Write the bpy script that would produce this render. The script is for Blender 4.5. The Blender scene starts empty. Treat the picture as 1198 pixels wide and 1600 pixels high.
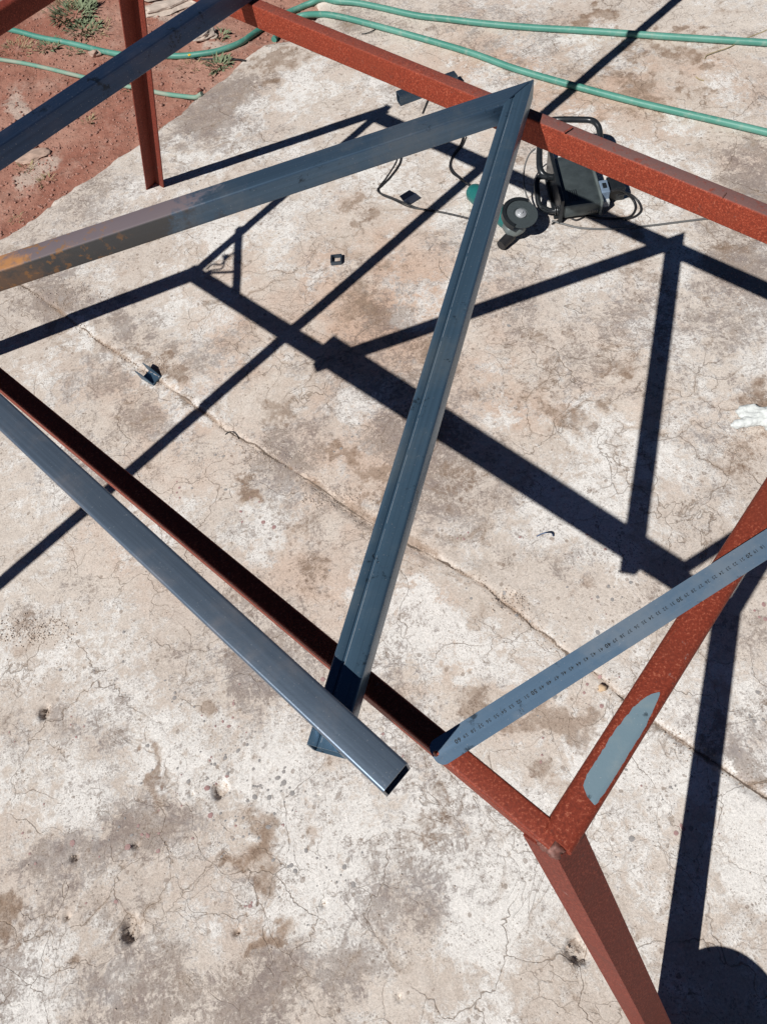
import bpy, bmesh, math, random
import numpy as np
from mathutils import Vector, Matrix, noise as mnoise
R_=math.radians
random.seed(7)
sc=bpy.context.scene
COL=sc.collection
# ------------------------------------------------------------------ camera
CAMF,CAMP,CAMR,CAMH=1138.99,R_(61.2239),R_(-14.4929),1.6502
fwd=Vector((0,math.cos(CAMP),-math.sin(CAMP)))
_r=Vector((1,0,0)); _u=_r.cross(fwd)
CR=_r*math.cos(CAMR)+_u*math.sin(CAMR); CU=-_r*math.sin(CAMR)+_u*math.cos(CAMR)
camd=bpy.data.cameras.new('camera'); cam=bpy.data.objects.new('camera',camd); COL.objects.link(cam)
camd.sensor_fit='VERTICAL'; camd.sensor_height=24; camd.sensor_width=18; camd.lens=24*CAMF/1600
camd.clip_start=.02; camd.clip_end=500
M=Matrix((CR,CU,-fwd)).transposed().to_4x4(); M.translation=Vector((0,0,CAMH)); cam.matrix_world=M
sc.camera=cam
# ------------------------------------------------------------------ light
SUN=Vector((.56384,.36090,-.74285)).normalized()      # travel direction of the sunlight
w=bpy.data.worlds.new('World'); sc.world=w; w.use_nodes=True
nt=w.node_tree; nt.nodes.clear()
sky=nt.nodes.new('ShaderNodeTexSky'); sky.sky_type='NISHITA'; sky.sun_disc=False
sky.sun_elevation=R_(47.98); sky.sun_rotation=R_(237.4); sky.air_density=.32; sky.dust_density=0.0; sky.ozone_density=4; sky.altitude=1800
bg=nt.nodes.new('ShaderNodeBackground'); bg.inputs[1].default_value=.05
wo=nt.nodes.new('ShaderNodeOutputWorld'); nt.links.new(sky.outputs[0],bg.inputs[0]); nt.links.new(bg.outputs[0],wo.inputs[0])
sd=bpy.data.lights.new('sun','SUN'); sd.energy=5.0; sd.angle=R_(.5); sd.color=(1,.968,.925)
so=bpy.data.objects.new('sun',sd); COL.objects.link(so); so.rotation_euler=SUN.to_track_quat('-Z','Y').to_euler(); so.location=(-3,-2,4)
sc.view_settings.view_transform='Standard'; sc.view_settings.look='None'; sc.view_settings.gamma=1
sc.view_settings.exposure=0.0; sc.view_settings.use_curve_mapping=False

def at(px,py,z=0.0):
    d=fwd+CR*((px-599)/CAMF)-CU*((py-800)/CAMF)
    t=(z-CAMH)/d.z
    return Vector((0,0,CAMH))+d*t
def unshadow(px,py,z):                      # the point at height z whose shadow falls on this ground point
    return at(px,py,0)-SUN*(z/-SUN.z)

# ------------------------------------------------------------------ objects
def tag(o,label=None,cat=None,group=None,kind=None):
    if label: o['label']=label
    if cat: o['category']=cat
    if group: o['group']=group
    if kind: o['kind']=kind
    return o
def empty(name,loc=(0,0,0)):
    o=bpy.data.objects.new(name,None); COL.objects.link(o); o.location=loc; o.empty_display_size=.05; return o
def obj(name,bm,mat,parent=None,smooth=None,keep=False):
    me=bpy.data.meshes.new(name)
    if isinstance(bm,bmesh.types.BMesh):
        bm.normal_update()
        if smooth is not None:
            for f in bm.faces: f.smooth=True
            for e in bm.edges:
                if len(e.link_faces)==2 and e.calc_face_angle(0)>smooth: e.smooth=False
        bm.to_mesh(me); bm.free()
    else: me=bm
    if mat: me.materials.append(mat)
    o=bpy.data.objects.new(name,me); COL.objects.link(o)
    if parent:
        o.parent=parent
        pm=Matrix.Translation(parent.location) if parent.type=='EMPTY' else parent_world(parent)
        o.matrix_parent_inverse=pm.inverted()
    return o
def parent_world(p):
    if p.parent is None: return Matrix.Translation(p.location)
    return Matrix.Identity(4)
def fbm(x,y,z=0,o=4,s=1.0):
    return mnoise.fractal(Vector((x*s,y*s,z)),1.0,2.0,o)
# ------------------------------------------------------------------ mesh helpers
def rr_profile(w,h,r,n=4):
    pts=[]
    for cx,cy,a0 in ((w/2-r,h/2-r,0),(-w/2+r,h/2-r,90),(-w/2+r,-h/2+r,180),(w/2-r,-h/2+r,270)):
        for k in range(n+1):
            a=R_(a0+90*k/n); pts.append((cx+r*math.cos(a),cy+r*math.sin(a)))
    return pts
def plane_hit(p,d,pl):
    c,n=pl; return p+d*(((c-p).dot(n))/d.dot(n))
def beam(bm,a,b,w,h,r=.003,wall=0,cuta=None,cutb=None,up=Vector((0,0,1)),prof=None,segs=24,uv=True):
    """tube from a to b (points on the axis), profile w wide (sideways) by h high; cuta/cutb = end planes"""
    d=(b-a).normalized(); side=d.cross(up).normalized(); upv=side.cross(d).normalized()
    pa=(a,cuta or d); pb=(b,cutb or d)
    lay=bm.loops.layers.uv.get('UVMap') or bm.loops.layers.uv.new('UVMap')
    def ring(pr):
        rows=[]
        for k in range(segs+1):
            row=[]
            for (x,y) in pr:
                q=a+side*x+upv*y
                s=plane_hit(q,d,pa); e=plane_hit(q,d,pb)
                row.append(bm.verts.new(s.lerp(e,k/segs)))
            rows.append(row)
        return rows
    pr=prof or rr_profile(w,h,r)
    n=len(pr); per=[0]
    for i in range(n): 
        j=(i+1)%n; per.append(per[-1]+math.hypot(pr[j][0]-pr[i][0],pr[j][1]-pr[i][1]))
    R=ring(pr)
    for k in range(segs):
        for i in range(n):
            j=(i+1)%n
            f=bm.faces.new((R[k][i],R[k+1][i],R[k+1][j],R[k][j]))
            for l,(s,t) in zip(f.loops,((k,per[i]),(k+1,per[i]),(k+1,per[i+1]),(k,per[i+1]))):
                l[lay].uv=((l.vert.co-a).dot(d),t)
    if wall:
        q=rr_profile(w-2*wall,h-2*wall,max(r-wall,.0008)) if prof is None else [(x*(1-2*wall/w),y*(1-2*wall/h)) for x,y in pr]
        I=ring(q)
        for k in range(segs):
            for i in range(n):
                j=(i+1)%n; bm.faces.new((I[k][j],I[k+1][j],I[k+1][i],I[k][i]))
        for row,irow,flip in ((R[0],I[0],False),(R[-1],I[-1],True)):
            for i in range(n):
                j=(i+1)%n; v=(row[i],row[j],irow[j],irow[i])
                bm.faces.new(v[::-1] if flip else v)
    else:
        bm.faces.new(R[0]); bm.faces.new(R[-1][::-1])
    bmesh.ops.recalc_face_normals(bm,faces=bm.faces)
    return bm
def box(bm,c,dx,dy,dz,ax=None,bevel=0):
    """box centred at c with half-less sizes along axes ax=(x,y,z vectors)"""
    ax=ax or (Vector((1,0,0)),Vector((0,1,0)),Vector((0,0,1)))
    r=bmesh.ops.create_cube(bm,size=1)
    for v in r['verts']:
        q=v.co.copy(); v.co=Vector(c)+ax[0]*q.x*dx+ax[1]*q.y*dy+ax[2]*q.z*dz
    if bevel:
        es=list({e for v in r['verts'] for e in v.link_edges})
        bmesh.ops.bevel(bm,geom=es,offset=bevel,segments=2,affect='EDGES',profile=.5)
    return bm
def catmull(P,sub=8):
    P=[Vector(p) for p in P]; out=[]
    Q=[P[0]*2-P[1]]+P+[P[-1]*2-P[-2]]
    for i in range(1,len(Q)-2):
        p0,p1,p2,p3=Q[i-1:i+3]
        for k in range(sub):
            t=k/sub
            out.append(.5*((2*p1)+(p2-p0)*t+(2*p0-5*p1+4*p2-p3)*t*t+(3*p1-p0-3*p2+p3)*t**3))
    out.append(P[-1]); return out
def sweep(bm,path,rad,n=10,caps=True):
    lay=bm.loops.layers.uv.get('UVMap') or bm.loops.layers.uv.new('UVMap')
    rows=[];L=0;ls=[]
    up=None
    for i,p in enumerate(path):
        d=(path[min(i+1,len(path)-1)]-path[max(i-1,0)]).normalized()
        if up is None:
            up=Vector((0,0,1)) if abs(d.z)<.9 else Vector((1,0,0))
        s=d.cross(up).normalized(); up=s.cross(d).normalized()
        rr=rad(i/(len(path)-1)) if callable(rad) else rad
        rows.append([bm.verts.new(p+(s*math.cos(2*math.pi*k/n)+up*math.sin(2*math.pi*k/n))*rr) for k in range(n)])
        if i: L+=(p-path[i-1]).length
        ls.append(L)
    for i in range(len(rows)-1):
        for k in range(n):
            j=(k+1)%n
            f=bm.faces.new((rows[i][k],rows[i][j],rows[i+1][j],rows[i+1][k]))
            for l,uvv in zip(f.loops,((ls[i],k/n),(ls[i],(k+1)/n),(ls[i+1],(k+1)/n),(ls[i+1],k/n))): l[lay].uv=uvv
    if caps: bm.faces.new(rows[0][::-1]); bm.faces.new(rows[-1])
    bmesh.ops.recalc_face_normals(bm,faces=bm.faces)
    return bm
def lathe(bm,prof,c,axis,n=32,caps=True):
    axis=axis.normalized(); s=axis.orthogonal().normalized(); t=axis.cross(s)
    rows=[[bm.verts.new(Vector(c)+axis*z+(s*math.cos(2*math.pi*k/n)+t*math.sin(2*math.pi*k/n))*r) for k in range(n)] for r,z in prof]
    for i in range(len(rows)-1):
        for k in range(n):
            j=(k+1)%n; bm.faces.new((rows[i][k],rows[i][j],rows[i+1][j],rows[i+1][k]))
    if caps:
        bm.faces.new(rows[0][::-1]); bm.faces.new(rows[-1])
    bmesh.ops.recalc_face_normals(bm,faces=bm.faces)
    return bm
def rock(bm,c,rx,ry,rz,sub=2,amp=.25,seed=0):
    r=bmesh.ops.create_icosphere(bm,subdivisions=sub,radius=1)
    for v in r['verts']:
        q=v.co.copy(); k=1+amp*mnoise.noise(q*1.4+Vector((seed*3.1,seed*7.7,0)))*2+amp*.5*mnoise.noise(q*3.5+Vector((seed,0,5)))
        v.co=Vector((c[0]+q.x*rx*k,c[1]+q.y*ry*k,c[2]+q.z*rz*k))
    return bm
# ------------------------------------------------------------------ node helpers
class N:
    def __init__(s,name):
        s.m=bpy.data.materials.new(name); s.m.use_nodes=True; s.t=s.m.node_tree; s.t.nodes.clear()
        s.out=s.add('ShaderNodeOutputMaterial'); s.b=s.add('ShaderNodeBsdfPrincipled'); s.t.links.new(s.b.outputs[0],s.out.inputs[0])
    def add(s,k,**kw):
        n=s.t.nodes.new(k)
        for a,b in kw.items(): setattr(n,a,b)
        return n
    def L(s,a,b): s.t.links.new(a,b)
    def set(s,n,i,v):
        if v is None: return
        if isinstance(v,bpy.types.NodeSocket): s.L(v,n.inputs[i])
        else:
            if isinstance(v,tuple) and len(v)==3 and n.inputs[i].type=='RGBA': v=(*v,1)
            n.inputs[i].default_value=v
    def co(s,kind='Object'): 
        if not hasattr(s,'_tc'): s._tc=s.add('ShaderNodeTexCoord')
        return s._tc.outputs[kind]
    def vmap(s,v,scale=(1,1,1),rot=(0,0,0),loc=(0,0,0)):
        n=s.add('ShaderNodeMapping'); s.L(v,n.inputs[0]); n.inputs['Scale'].default_value=scale; n.inputs['Rotation'].default_value=rot; n.inputs['Location'].default_value=loc
        return n.outputs[0]
    def noise(s,v,scale,detail=4,rough=.5,dist=0,col=False):
        n=s.add('ShaderNodeTexNoise'); s.L(v,n.inputs['Vector']); n.inputs['Scale'].default_value=scale
        n.inputs['Detail'].default_value=detail; n.inputs['Roughness'].default_value=rough; n.inputs['Distortion'].default_value=dist
        return n.outputs['Color' if col else 'Fac']
    def vor(s,v,scale,feature='F1',rnd=1,out='Distance'):
        n=s.add('ShaderNodeTexVoronoi',feature=feature); s.L(v,n.inputs['Vector']); n.inputs['Scale'].default_value=scale; n.inputs['Randomness'].default_value=rnd
        return n if out is None else n.outputs[out]
    def math(s,op,a,b=None,c=None,clamp=False):
        n=s.add('ShaderNodeMath',operation=op,use_clamp=clamp); s.set(n,0,a); s.set(n,1,b)
        if c is not None: s.set(n,2,c)
        return n.outputs[0]
    def step(s,v,lo,hi,smooth=True):
        n=s.add('ShaderNodeMapRange',interpolation_type='SMOOTHSTEP' if smooth else 'LINEAR'); s.set(n,0,v)
        n.inputs[1].default_value=lo; n.inputs[2].default_value=hi
        return n.outputs[0]
    def mix(s,f,a,b,mode='MIX'):
        n=s.add('ShaderNodeMix',data_type='RGBA',blend_type=mode)
        s.set(n,0,f)
        for i,v in ((6,a),(7,b)):
            if isinstance(v,bpy.types.NodeSocket): s.L(v,n.inputs[i])
            else: n.inputs[i].default_value=(*v,1) if len(v)==3 else v
        return n.outputs[2]
    def warp(s,v,scale,amt):
        c=s.noise(v,scale,3,.5,0,True)
        a=s.add('ShaderNodeVectorMath',operation='SUBTRACT'); s.L(c,a.inputs[0]); a.inputs[1].default_value=(.5,.5,.5)
        b=s.add('ShaderNodeVectorMath',operation='SCALE'); s.L(a.outputs[0],b.inputs[0]); b.inputs['Scale'].default_value=amt
        d=s.add('ShaderNodeVectorMath',operation='ADD'); s.L(v,d.inputs[0]); s.L(b.outputs[0],d.inputs[1]); return d.outputs[0]
    def bump(s,h,strength,dist,prev=None):
        n=s.add('ShaderNodeBump'); s.L(h,n.inputs['Height']); n.inputs['Strength'].default_value=strength; n.inputs['Distance'].default_value=dist
        if prev is not None: s.L(prev,n.inputs['Normal'])
        return n.outputs[0]
    def fin(s,col=None,rough=None,metal=None,nrm=None,spec=None):
        s.set(s.b,'Base Color',col); s.set(s.b,'Roughness',rough); s.set(s.b,'Metallic',metal); s.set(s.b,'Normal',nrm)
        s.set(s.b,'Specular IOR Level',spec); return s.m
def simple(name,col,rough=.5,metal=0,nscale=0,namt=.15,bumps=0,spec=None):
    n=N(name)
    if nscale:
        v=n.co(); f=n.noise(v,nscale,5,.6)
        c=n.mix(f,tuple(x*(1-namt*1.6) for x in col),tuple(min(1,x*(1+namt*1.6)) for x in col))
        nr=n.bump(f,.5,bumps) if bumps else None
        return n.fin(c,rough,metal,nr,spec)
    return n.fin(col,rough,metal,None,spec)

# ---- concrete
def concrete():
    n=N('concrete'); v=n.co(); A=lambda a,b:n.math('ADD',a,b); X=lambda a,b:n.math('MULTIPLY',a,b)
    vw=n.warp(v,3.0,.14); vf=n.warp(n.warp(v,9,.05),45,.018)
    fine=n.noise(v,190,4,.7); mid=n.noise(vf,34,9,.76); mid2=n.noise(n.vmap(vf,loc=(5,1,9)),12,10,.74); fleck=n.noise(n.vmap(vf,loc=(2,2,6)),95,7,.8)
    st=n.add('ShaderNodeAttribute',attribute_name='stain'); sep=n.add('ShaderNodeSeparateColor'); n.L(st.outputs['Color'],sep.inputs[0])
    aB,aG,aW=sep.outputs[0],sep.outputs[1],sep.outputs[2]; aP=st.outputs['Alpha']
    big=n.noise(vw,1.3,5,.6)
    col=n.mix(n.step(big,.36,.64),(.62,.55,.485),(.50,.425,.365))
    col=n.mix(X(n.step(mid,.38,.62),.55),col,(.70,.64,.58))
    pk=n.noise(n.vmap(vw,loc=(12,1,2)),3.2,8,.68)
    col=n.mix(X(n.step(A(pk,X(aP,.12)),.47,.66),A(.22,X(aP,.5))),col,(.53,.375,.29))
    col=n.mix(X(n.math('SUBTRACT',1.0,aP),.35),col,(.56,.53,.50))
    # tan weathering clouds, soft inside and ragged at the rim
    tn=n.noise(n.vmap(vw,loc=(3,6,2)),4.5,10,.7); tm=n.step(A(A(X(tn,.9),X(aB,.12)),X(n.math('SUBTRACT',mid,.5),.5)),.50,.66)
    col=n.mix(X(tm,.7),col,(.36,.275,.22))
    # white bloom: flakes whose density follows the cloud
    wv=n.noise(n.vmap(vw,loc=(2,9,4)),3.4,10,.72)
    wd=A(X(wv,1.0),X(aW,.20)); wm=n.math('SUBTRACT',A(A(X(wd,.9),X(mid2,.5)),A(X(mid,.45),X(fleck,.35))),X(aB,.16))
    wmask=n.step(wm,1.085,1.215)
    col=n.mix(X(wmask,.88),col,(.74,.725,.70))
    # grime: dark flecks whose density follows the cloud; scrubbed directionally
    g1=n.noise(n.vmap(vw,loc=(7,3,1)),2.4,8,.66)
    sc1=n.noise(n.vmap(n.warp(v,14,.03),scale=(150,22,10),rot=(0,0,R_(35))),1.0,7,.78); sc2=n.noise(n.vmap(n.warp(v,14,.03),scale=(20,170,10),rot=(0,0,R_(50))),1.0,7,.78)
    den=A(X(g1,.9),X(aG,.25))
    gm=A(A(X(den,.85),X(mid,.42)),A(X(mid2,.35),A(X(fleck,.62),X(n.math('MAXIMUM',sc1,sc2),.35))))
    gmask=n.step(gm,1.285,1.415)
    col=n.mix(X(gmask,.70),col,n.mix(n.step(mid2,.4,.6),(.19,.155,.15),(.30,.25,.22)))
    # brown mud stains
    b1=n.noise(n.vmap(vf,loc=(1,5,8)),7,10,.72)
    bmk=A(A(X(b1,.8),X(mid2,.4)),A(X(aB,.30),X(mid,.22)))
    bmask=n.step(A(bmk,X(n.math('SUBTRACT',fleck,.5),.25)),.79,.93)
    col=n.mix(X(bmask,A(.12,X(mid,.95))),col,(.275,.205,.16))
    # cracks
    cw=n.warp(n.warp(n.warp(v,3,.28),13,.08),60,.014)
    cr=n.vor(cw,3.4,'DISTANCE_TO_EDGE'); cm=X(n.math('SUBTRACT',1.0,n.step(cr,.0006,.0055)),n.step(n.noise(v,2.6,3,.6),.44,.58))
    cr2=n.vor(n.vmap(cw,loc=(4,4,0)),7.5,'DISTANCE_TO_EDGE'); cm2=X(n.math('SUBTRACT',1.0,n.step(cr2,.001,.012)),n.step(n.noise(n.vmap(v,loc=(3,3,3)),3.1,4,.6),.46,.60))
    cr3=n.vor(n.vmap(cw,loc=(9,2,0)),19,'DISTANCE_TO_EDGE'); cm3=X(n.math('SUBTRACT',1.0,n.step(cr3,.002,.028)),n.step(n.noise(n.vmap(v,loc=(1,7,3)),4.1,4,.6),.52,.64))
    ck=n.math('MAXIMUM',X(cm,.65),n.math('MAXIMUM',X(cm2,.55),X(cm3,.4)))
    hl=X(n.math('SUBTRACT',1.0,n.step(cr2,.0,.09)),X(n.step(n.noise(n.vmap(v,loc=(8,0,3)),3.4,5,.6),.48,.62),n.step(mid2,.42,.6))); col=n.mix(X(hl,.55),col,(.33,.255,.2))
    col=n.mix(ck,col,(.22,.17,.135))
    for rot,loc in ((62,0),(-20,5),(20,8)):
        s1=n.noise(n.vmap(n.warp(v,6,.05),scale=(7,210,7),rot=(0,0,R_(rot)),loc=(loc,0,0)),1.0,3,.6); sm=X(n.step(s1,.67,.73),n.step(mid2,.48,.58))
        col=n.mix(X(sm,.4),col,(.24,.2,.175))
    def dots(scale,loc,thr,rad,rgb,amt,c,msk=None):
        vo=n.vor(n.vmap(n.warp(v,60,.010),loc=loc),scale,'F1',1,None)
        sp=n.add('ShaderNodeSeparateColor'); n.L(vo.outputs['Color'],sp.inputs[0])
        m=n.math('LESS_THAN',vo.outputs['Distance'],X(sp.outputs[1],rad)); m=X(m,n.math('GREATER_THAN',sp.outputs[0],thr))
        if msk is not None: m=X(m,msk)
        return n.mix(X(m,amt),c,rgb)
    mk=n.step(mid2,.42,.6)
    col=dots(60,(0,0,0),.8,.34,(.25,.2,.17),.55,col)
    col=dots(150,(3,1,0),.5,.42,(.2,.16,.135),.5,col,mk)
    col=dots(300,(3,7,0),.45,.5,(.22,.18,.15),.45,col,A(.25,mk))
    gr=n.add('ShaderNodeMapRange'); n.L(A(X(fine,.6),X(n.noise(v,520,2,.6),.4)),gr.inputs[0]); gr.inputs[1].default_value=.3; gr.inputs[2].default_value=.7; gr.inputs[3].default_value=.70; gr.inputs[4].default_value=1.22
    gc=n.add('ShaderNodeCombineColor'); [n.L(gr.outputs[0],gc.inputs[i]) for i in range(3)]
    col=n.mix(1.0,col,gc.outputs[0],'MULTIPLY')
    bc_=n.add('ShaderNodeBrightContrast'); n.L(col,bc_.inputs[0]); bc_.inputs['Contrast'].default_value=.16; bc_.inputs['Bright'].default_value=.015; col=bc_.outputs[0]
    h=A(X(fine,.5),X(mid,1.2)); h=n.math('SUBTRACT',h,X(ck,1.4)); h=n.math('SUBTRACT',h,X(gmask,.35)); h=A(h,X(wmask,.3))
    nr=n.bump(h,.65,.002)
    return n.fin(col,.95,0,nr,.12)
def earth():
    n=N('red_earth'); v=n.co(); vw=n.warp(v,6,.08)
    a=n.noise(vw,2.2,6,.6); c=n.mix(n.step(a,.38,.66),(.31,.135,.098),(.42,.235,.18))
    b=n.noise(n.vmap(vw,loc=(4,2,1)),7,8,.7); c=n.mix(n.math('MULTIPLY',n.step(b,.5,.68),.6),c,(.44,.30,.245))
    d=n.noise(v,60,6,.7); c=n.mix(n.math('MULTIPLY',n.step(d,.5,.72),.55),c,(.16,.062,.048))
    at_=n.add('ShaderNodeAttribute',attribute_name='stain'); sp=n.add('ShaderNodeSeparateColor'); n.L(at_.outputs['Color'],sp.inputs[0])
    m=n.step(n.math('ADD',n.math('MULTIPLY',b,.6),n.math('MULTIPLY',sp.outputs[0],.5)),.5,.62); c=n.mix(n.math('MULTIPLY',m,.85),c,(.5,.4,.34))
    vo=n.vor(v,110,'F1',1,None); q=n.add('ShaderNodeSeparateColor'); n.L(vo.outputs['Color'],q.inputs[0])
    dm=n.math('MULTIPLY',n.math('LESS_THAN',vo.outputs['Distance'],n.math('MULTIPLY',q.outputs[1],.35)),n.math('GREATER_THAN',q.outputs[0],.8))
    c=n.mix(n.math('MULTIPLY',dm,.6),c,(.5,.36,.3))
    h=n.math('ADD',n.math('MULTIPLY',d,1),n.math('MULTIPLY',b,2))
    return n.fin(c,1.0,0,n.bump(h,.9,.006),.1)
def primer(name='red_oxide_primer',top_dust=.0,base=(.27,.047,.024),light=(.43,.15,.09),dark=(.15,.028,.016)):
    n=N(name); v=n.co(); 
    sp=n.noise(v,330,3,.75); lo=n.noise(v,14,6,.6); st=n.noise(n.vmap(n.co('UV'),scale=(12,60,1)),1,4,.6)
    c=n.mix(n.step(sp,.3,.7),dark,base); c=n.mix(n.math('MULTIPLY',n.step(sp,.56,.68),.75),c,light)
    c=n.mix(n.math('MULTIPLY',n.step(lo,.5,.7),.45),c,(base[0]*.62,base[1]*.8,base[2]*.9))
    rl=n.noise(n.vmap(n.warp(n.co('UV'),20,.02),scale=(5,90,1)),1,6,.7); c=n.mix(n.math('MULTIPLY',n.step(rl,.56,.70),.5),c,(base[0]*.45,base[1]*.7,base[2]*.85))
    c=n.mix(n.math('MULTIPLY',n.step(n.noise(n.warp(v,30,.03),38,8,.78),.60,.68),.6),c,(.10,.05,.042))
    wv=n.math('MULTIPLY',n.step(n.noise(v,45,5,.7),.66,.72),.5); c=n.mix(wv,c,(.3,.22,.2))
    if top_dust:
        g=n.add('ShaderNodeNewGeometry'); sx=n.add('ShaderNodeSeparateXYZ'); n.L(g.outputs['True Normal'],sx.inputs[0])
        upm=n.step(sx.outputs[2],.75,.95)
        uvx=n.add('ShaderNodeSeparateXYZ'); n.L(n.co('UV'),uvx.inputs[0])
        al=n.step(uvx.outputs[0],top_dust-.25,top_dust+.22)
        k=n.math('MULTIPLY',upm,n.math('ADD',.25,n.math('MULTIPLY',al,.6)))
        c=n.mix(n.math('MULTIPLY',k,n.step(n.noise(v,90,4,.6),.2,.5)),c,(.165,.105,.1))
    h=n.math('ADD',sp,n.math('MULTIPLY',lo,2))
    return n.fin(c,.62,0,n.bump(h,.4,.0009),.22)
def steel(name,col=(.055,.095,.145),rust=None,rough=.36,met=.7,smudge=.75):
    n=N(name); v=n.co(); uv=n.co('UV')
    lon=n.noise(n.vmap(uv,scale=(1.5,150,1)),1,5,.6); cl=n.noise(n.warp(v,8,.06),7,7,.66); fi=n.noise(v,260,3,.6)
    c=n.mix(n.step(lon,.3,.7),tuple(x*.86 for x in col),tuple(x*1.14 for x in col))
    c=n.mix(n.math('MULTIPLY',n.step(cl,.45,.65),.55),c,(col[0]*2.0+.01,col[1]*1.45,col[2]*1.1))
    bl=n.noise(n.warp(v,26,.035),20,7,.72)
    c=n.mix(n.math('MULTIPLY',n.step(bl,.59,.66),smudge),c,(.012,.016,.022))
    # fine chalky scuffs and drag marks
    sc_=n.noise(n.vmap(n.warp(uv,30,.01),scale=(14,420,1)),1,5,.7); sm=n.math('MULTIPLY',n.step(sc_,.63,.72),n.step(n.noise(v,16,4,.6),.5,.62))
    c=n.mix(n.math('MULTIPLY',sm,.55),c,(.34,.38,.42))
    c=n.mix(n.math('MULTIPLY',n.step(n.noise(v,420,2,.5),.69,.73),.5),c,(.4,.42,.45))
    rg=n.math('ADD',rough-.12,n.math('MULTIPLY',cl,.30)); mt=met; bmp=n.math('ADD',n.math('MULTIPLY',fi,.6),n.math('MULTIPLY',cl,1.2))
    if rust is not None:
        q=n.add('ShaderNodeSeparateXYZ'); n.L(uv,q.inputs[0]); x=q.outputs[0]
        rn=n.noise(n.warp(v,20,.03),16,8,.72); rb=n.noise(v,75,4,.6)
        g=n.add('ShaderNodeNewGeometry'); sx=n.add('ShaderNodeSeparateXYZ'); n.L(g.outputs['True Normal'],sx.inputs[0]); upm=n.step(sx.outputs[2],.4,.8)
        near=n.step(x,rust,rust+.42,False)
        m=n.math('ADD',near,n.math('MULTIPLY',n.math('SUBTRACT',rn,.5),1.1))
        stain=n.step(m,.12,.30); full=n.step(m,.80,.98)
        c=n.mix(n.math('MULTIPLY',stain,.85),c,n.mix(upm,(.06,.05,.04),(.17,.125,.13)))
        spk=n.math('MULTIPLY',n.step(rb,.55,.62),n.step(m,.40,.7)); c=n.mix(n.math('MULTIPLY',spk,.75),c,(.26,.13,.05))
        c=n.mix(n.math('MULTIPLY',full,n.math('ADD',.25,n.math('MULTIPLY',upm,.65))),c,(.45,.21,.075))
        mt=n.math('MULTIPLY',n.math('SUBTRACT',1,stain),met); rg=n.math('ADD',rg,n.math('MULTIPLY',stain,.3)); bmp=n.math('ADD',bmp,n.math('MULTIPLY',rn,1.5))
    return n.fin(c,rg,mt,n.bump(bmp,.22,.0006))
MC=concrete(); ME=earth()
MP=primer(); MPF=primer('far_beam_primer',top_dust=1.2,base=(.335,.054,.025)); MPD=primer('dull_primer',base=(.225,.044,.028),light=(.33,.09,.055),dark=(.10,.021,.014))
MS=steel('mill_scale_steel'); MSC=steel('mill_scale_steel_light',(.088,.16,.235),met=.6); MSD=steel('mill_scale_steel_grey',(.13,.175,.235),rough=.37,met=.6,smudge=0); MSG=steel('mill_scale_steel_dark',(.034,.062,.125))
MSR=steel('mill_scale_steel_rusting',(.078,.135,.205),rust=.49,met=.6)
MW=simple('weld_metal',(.22,.2,.2),.5,.6,300,.4,.0006)
MR=steel('ruler_steel',(.13,.215,.32),rough=.42,met=.35)
MINK=simple('black_print',(.02,.025,.03),.6)
MBK=simple('black_rubber',(.018,.018,.02),.5,0,60,.3)
MBP=simple('black_painted_steel',(.02,.024,.028),.3,.2,80,.3)
MGR=simple('grey_painted_metal',(.16,.19,.19),.4,.3,30,.3,.0005)
MCH=simple('bright_metal',(.5,.52,.54),.4,.4,60,.2)
MTL=simple('teal_plastic',(.012,.13,.125),.4,0,50,.2)
MGL=simple('white_glove_fabric',(.60,.63,.62),.95,0,120,.2,.0016)
MST=simple('pale_stone',(.42,.3,.24),.95,0,35,.4,.004); MST2=simple('red_stone',(.24,.1,.075),.95,0,35,.4,.004); MST3=simple('rubble_concrete',(.5,.42,.36),.95,0,28,.35,.004)
MLF=simple('weed_leaf',(.17,.21,.12),.8,0,25,.35); MLF2=simple('dry_grass',(.33,.27,.15),.85,0,25,.35); MYL=simple('yellow_petal',(.8,.5,.03),.7)
# ------------------------------------------------------------------ ground height
JP=[(-80,372),(0,425),(45,452),(100,492),(150,530),(205,566),(262,604),(330,652),(352,672),(430,716),(505,765),(560,805),(640,850),(752,912),(850,992),(935,1058),(1005,1118),(1100,1182),(1198,1246),(1300,1312)]
J=np.array([at(*q)[:2] for q in JP])
J=np.vstack([J[0]+(J[0]-J[1])*60,J,J[-1]+(J[-1]-J[-2])*60])
EP=[(0,366),(52,332),(105,298),(151,266),(217,221),(291,165),(337,126),(372,98),(388,82),(412,68),(450,60),(478,48),(496,16),(500,-40)]
Eg=np.array([at(*q)[:2] for q in EP])
Eg=np.vstack([Eg[0]+(Eg[0]-Eg[4])*60,Eg,Eg[-1]+np.array([.03,.35]),Eg[-1]+np.array([.25,1.5]),Eg[-1]+np.array([2,60.])])
def sdist(X,Y,P):
    """signed distance (left of the path positive) and distance along"""
    best=np.full(X.shape,1e9); sg=np.zeros(X.shape)
    for a,b in zip(P[:-1],P[1:]):
        d=b-a; L2=d@d; t=np.clip(((X-a[0])*d[0]+(Y-a[1])*d[1])/L2,0,1)
        ex=X-a[0]-t*d[0]; ey=Y-a[1]-t*d[1]; D=np.hypot(ex,ey)
        s=np.sign(d[0]*(Y-a[1])-d[1]*(X-a[0])); m=D<best
        best=np.where(m,D,best); sg=np.where(m,s,sg)
    return best*np.where(sg==0,1,sg)
rng=np.random.default_rng(3)
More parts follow.
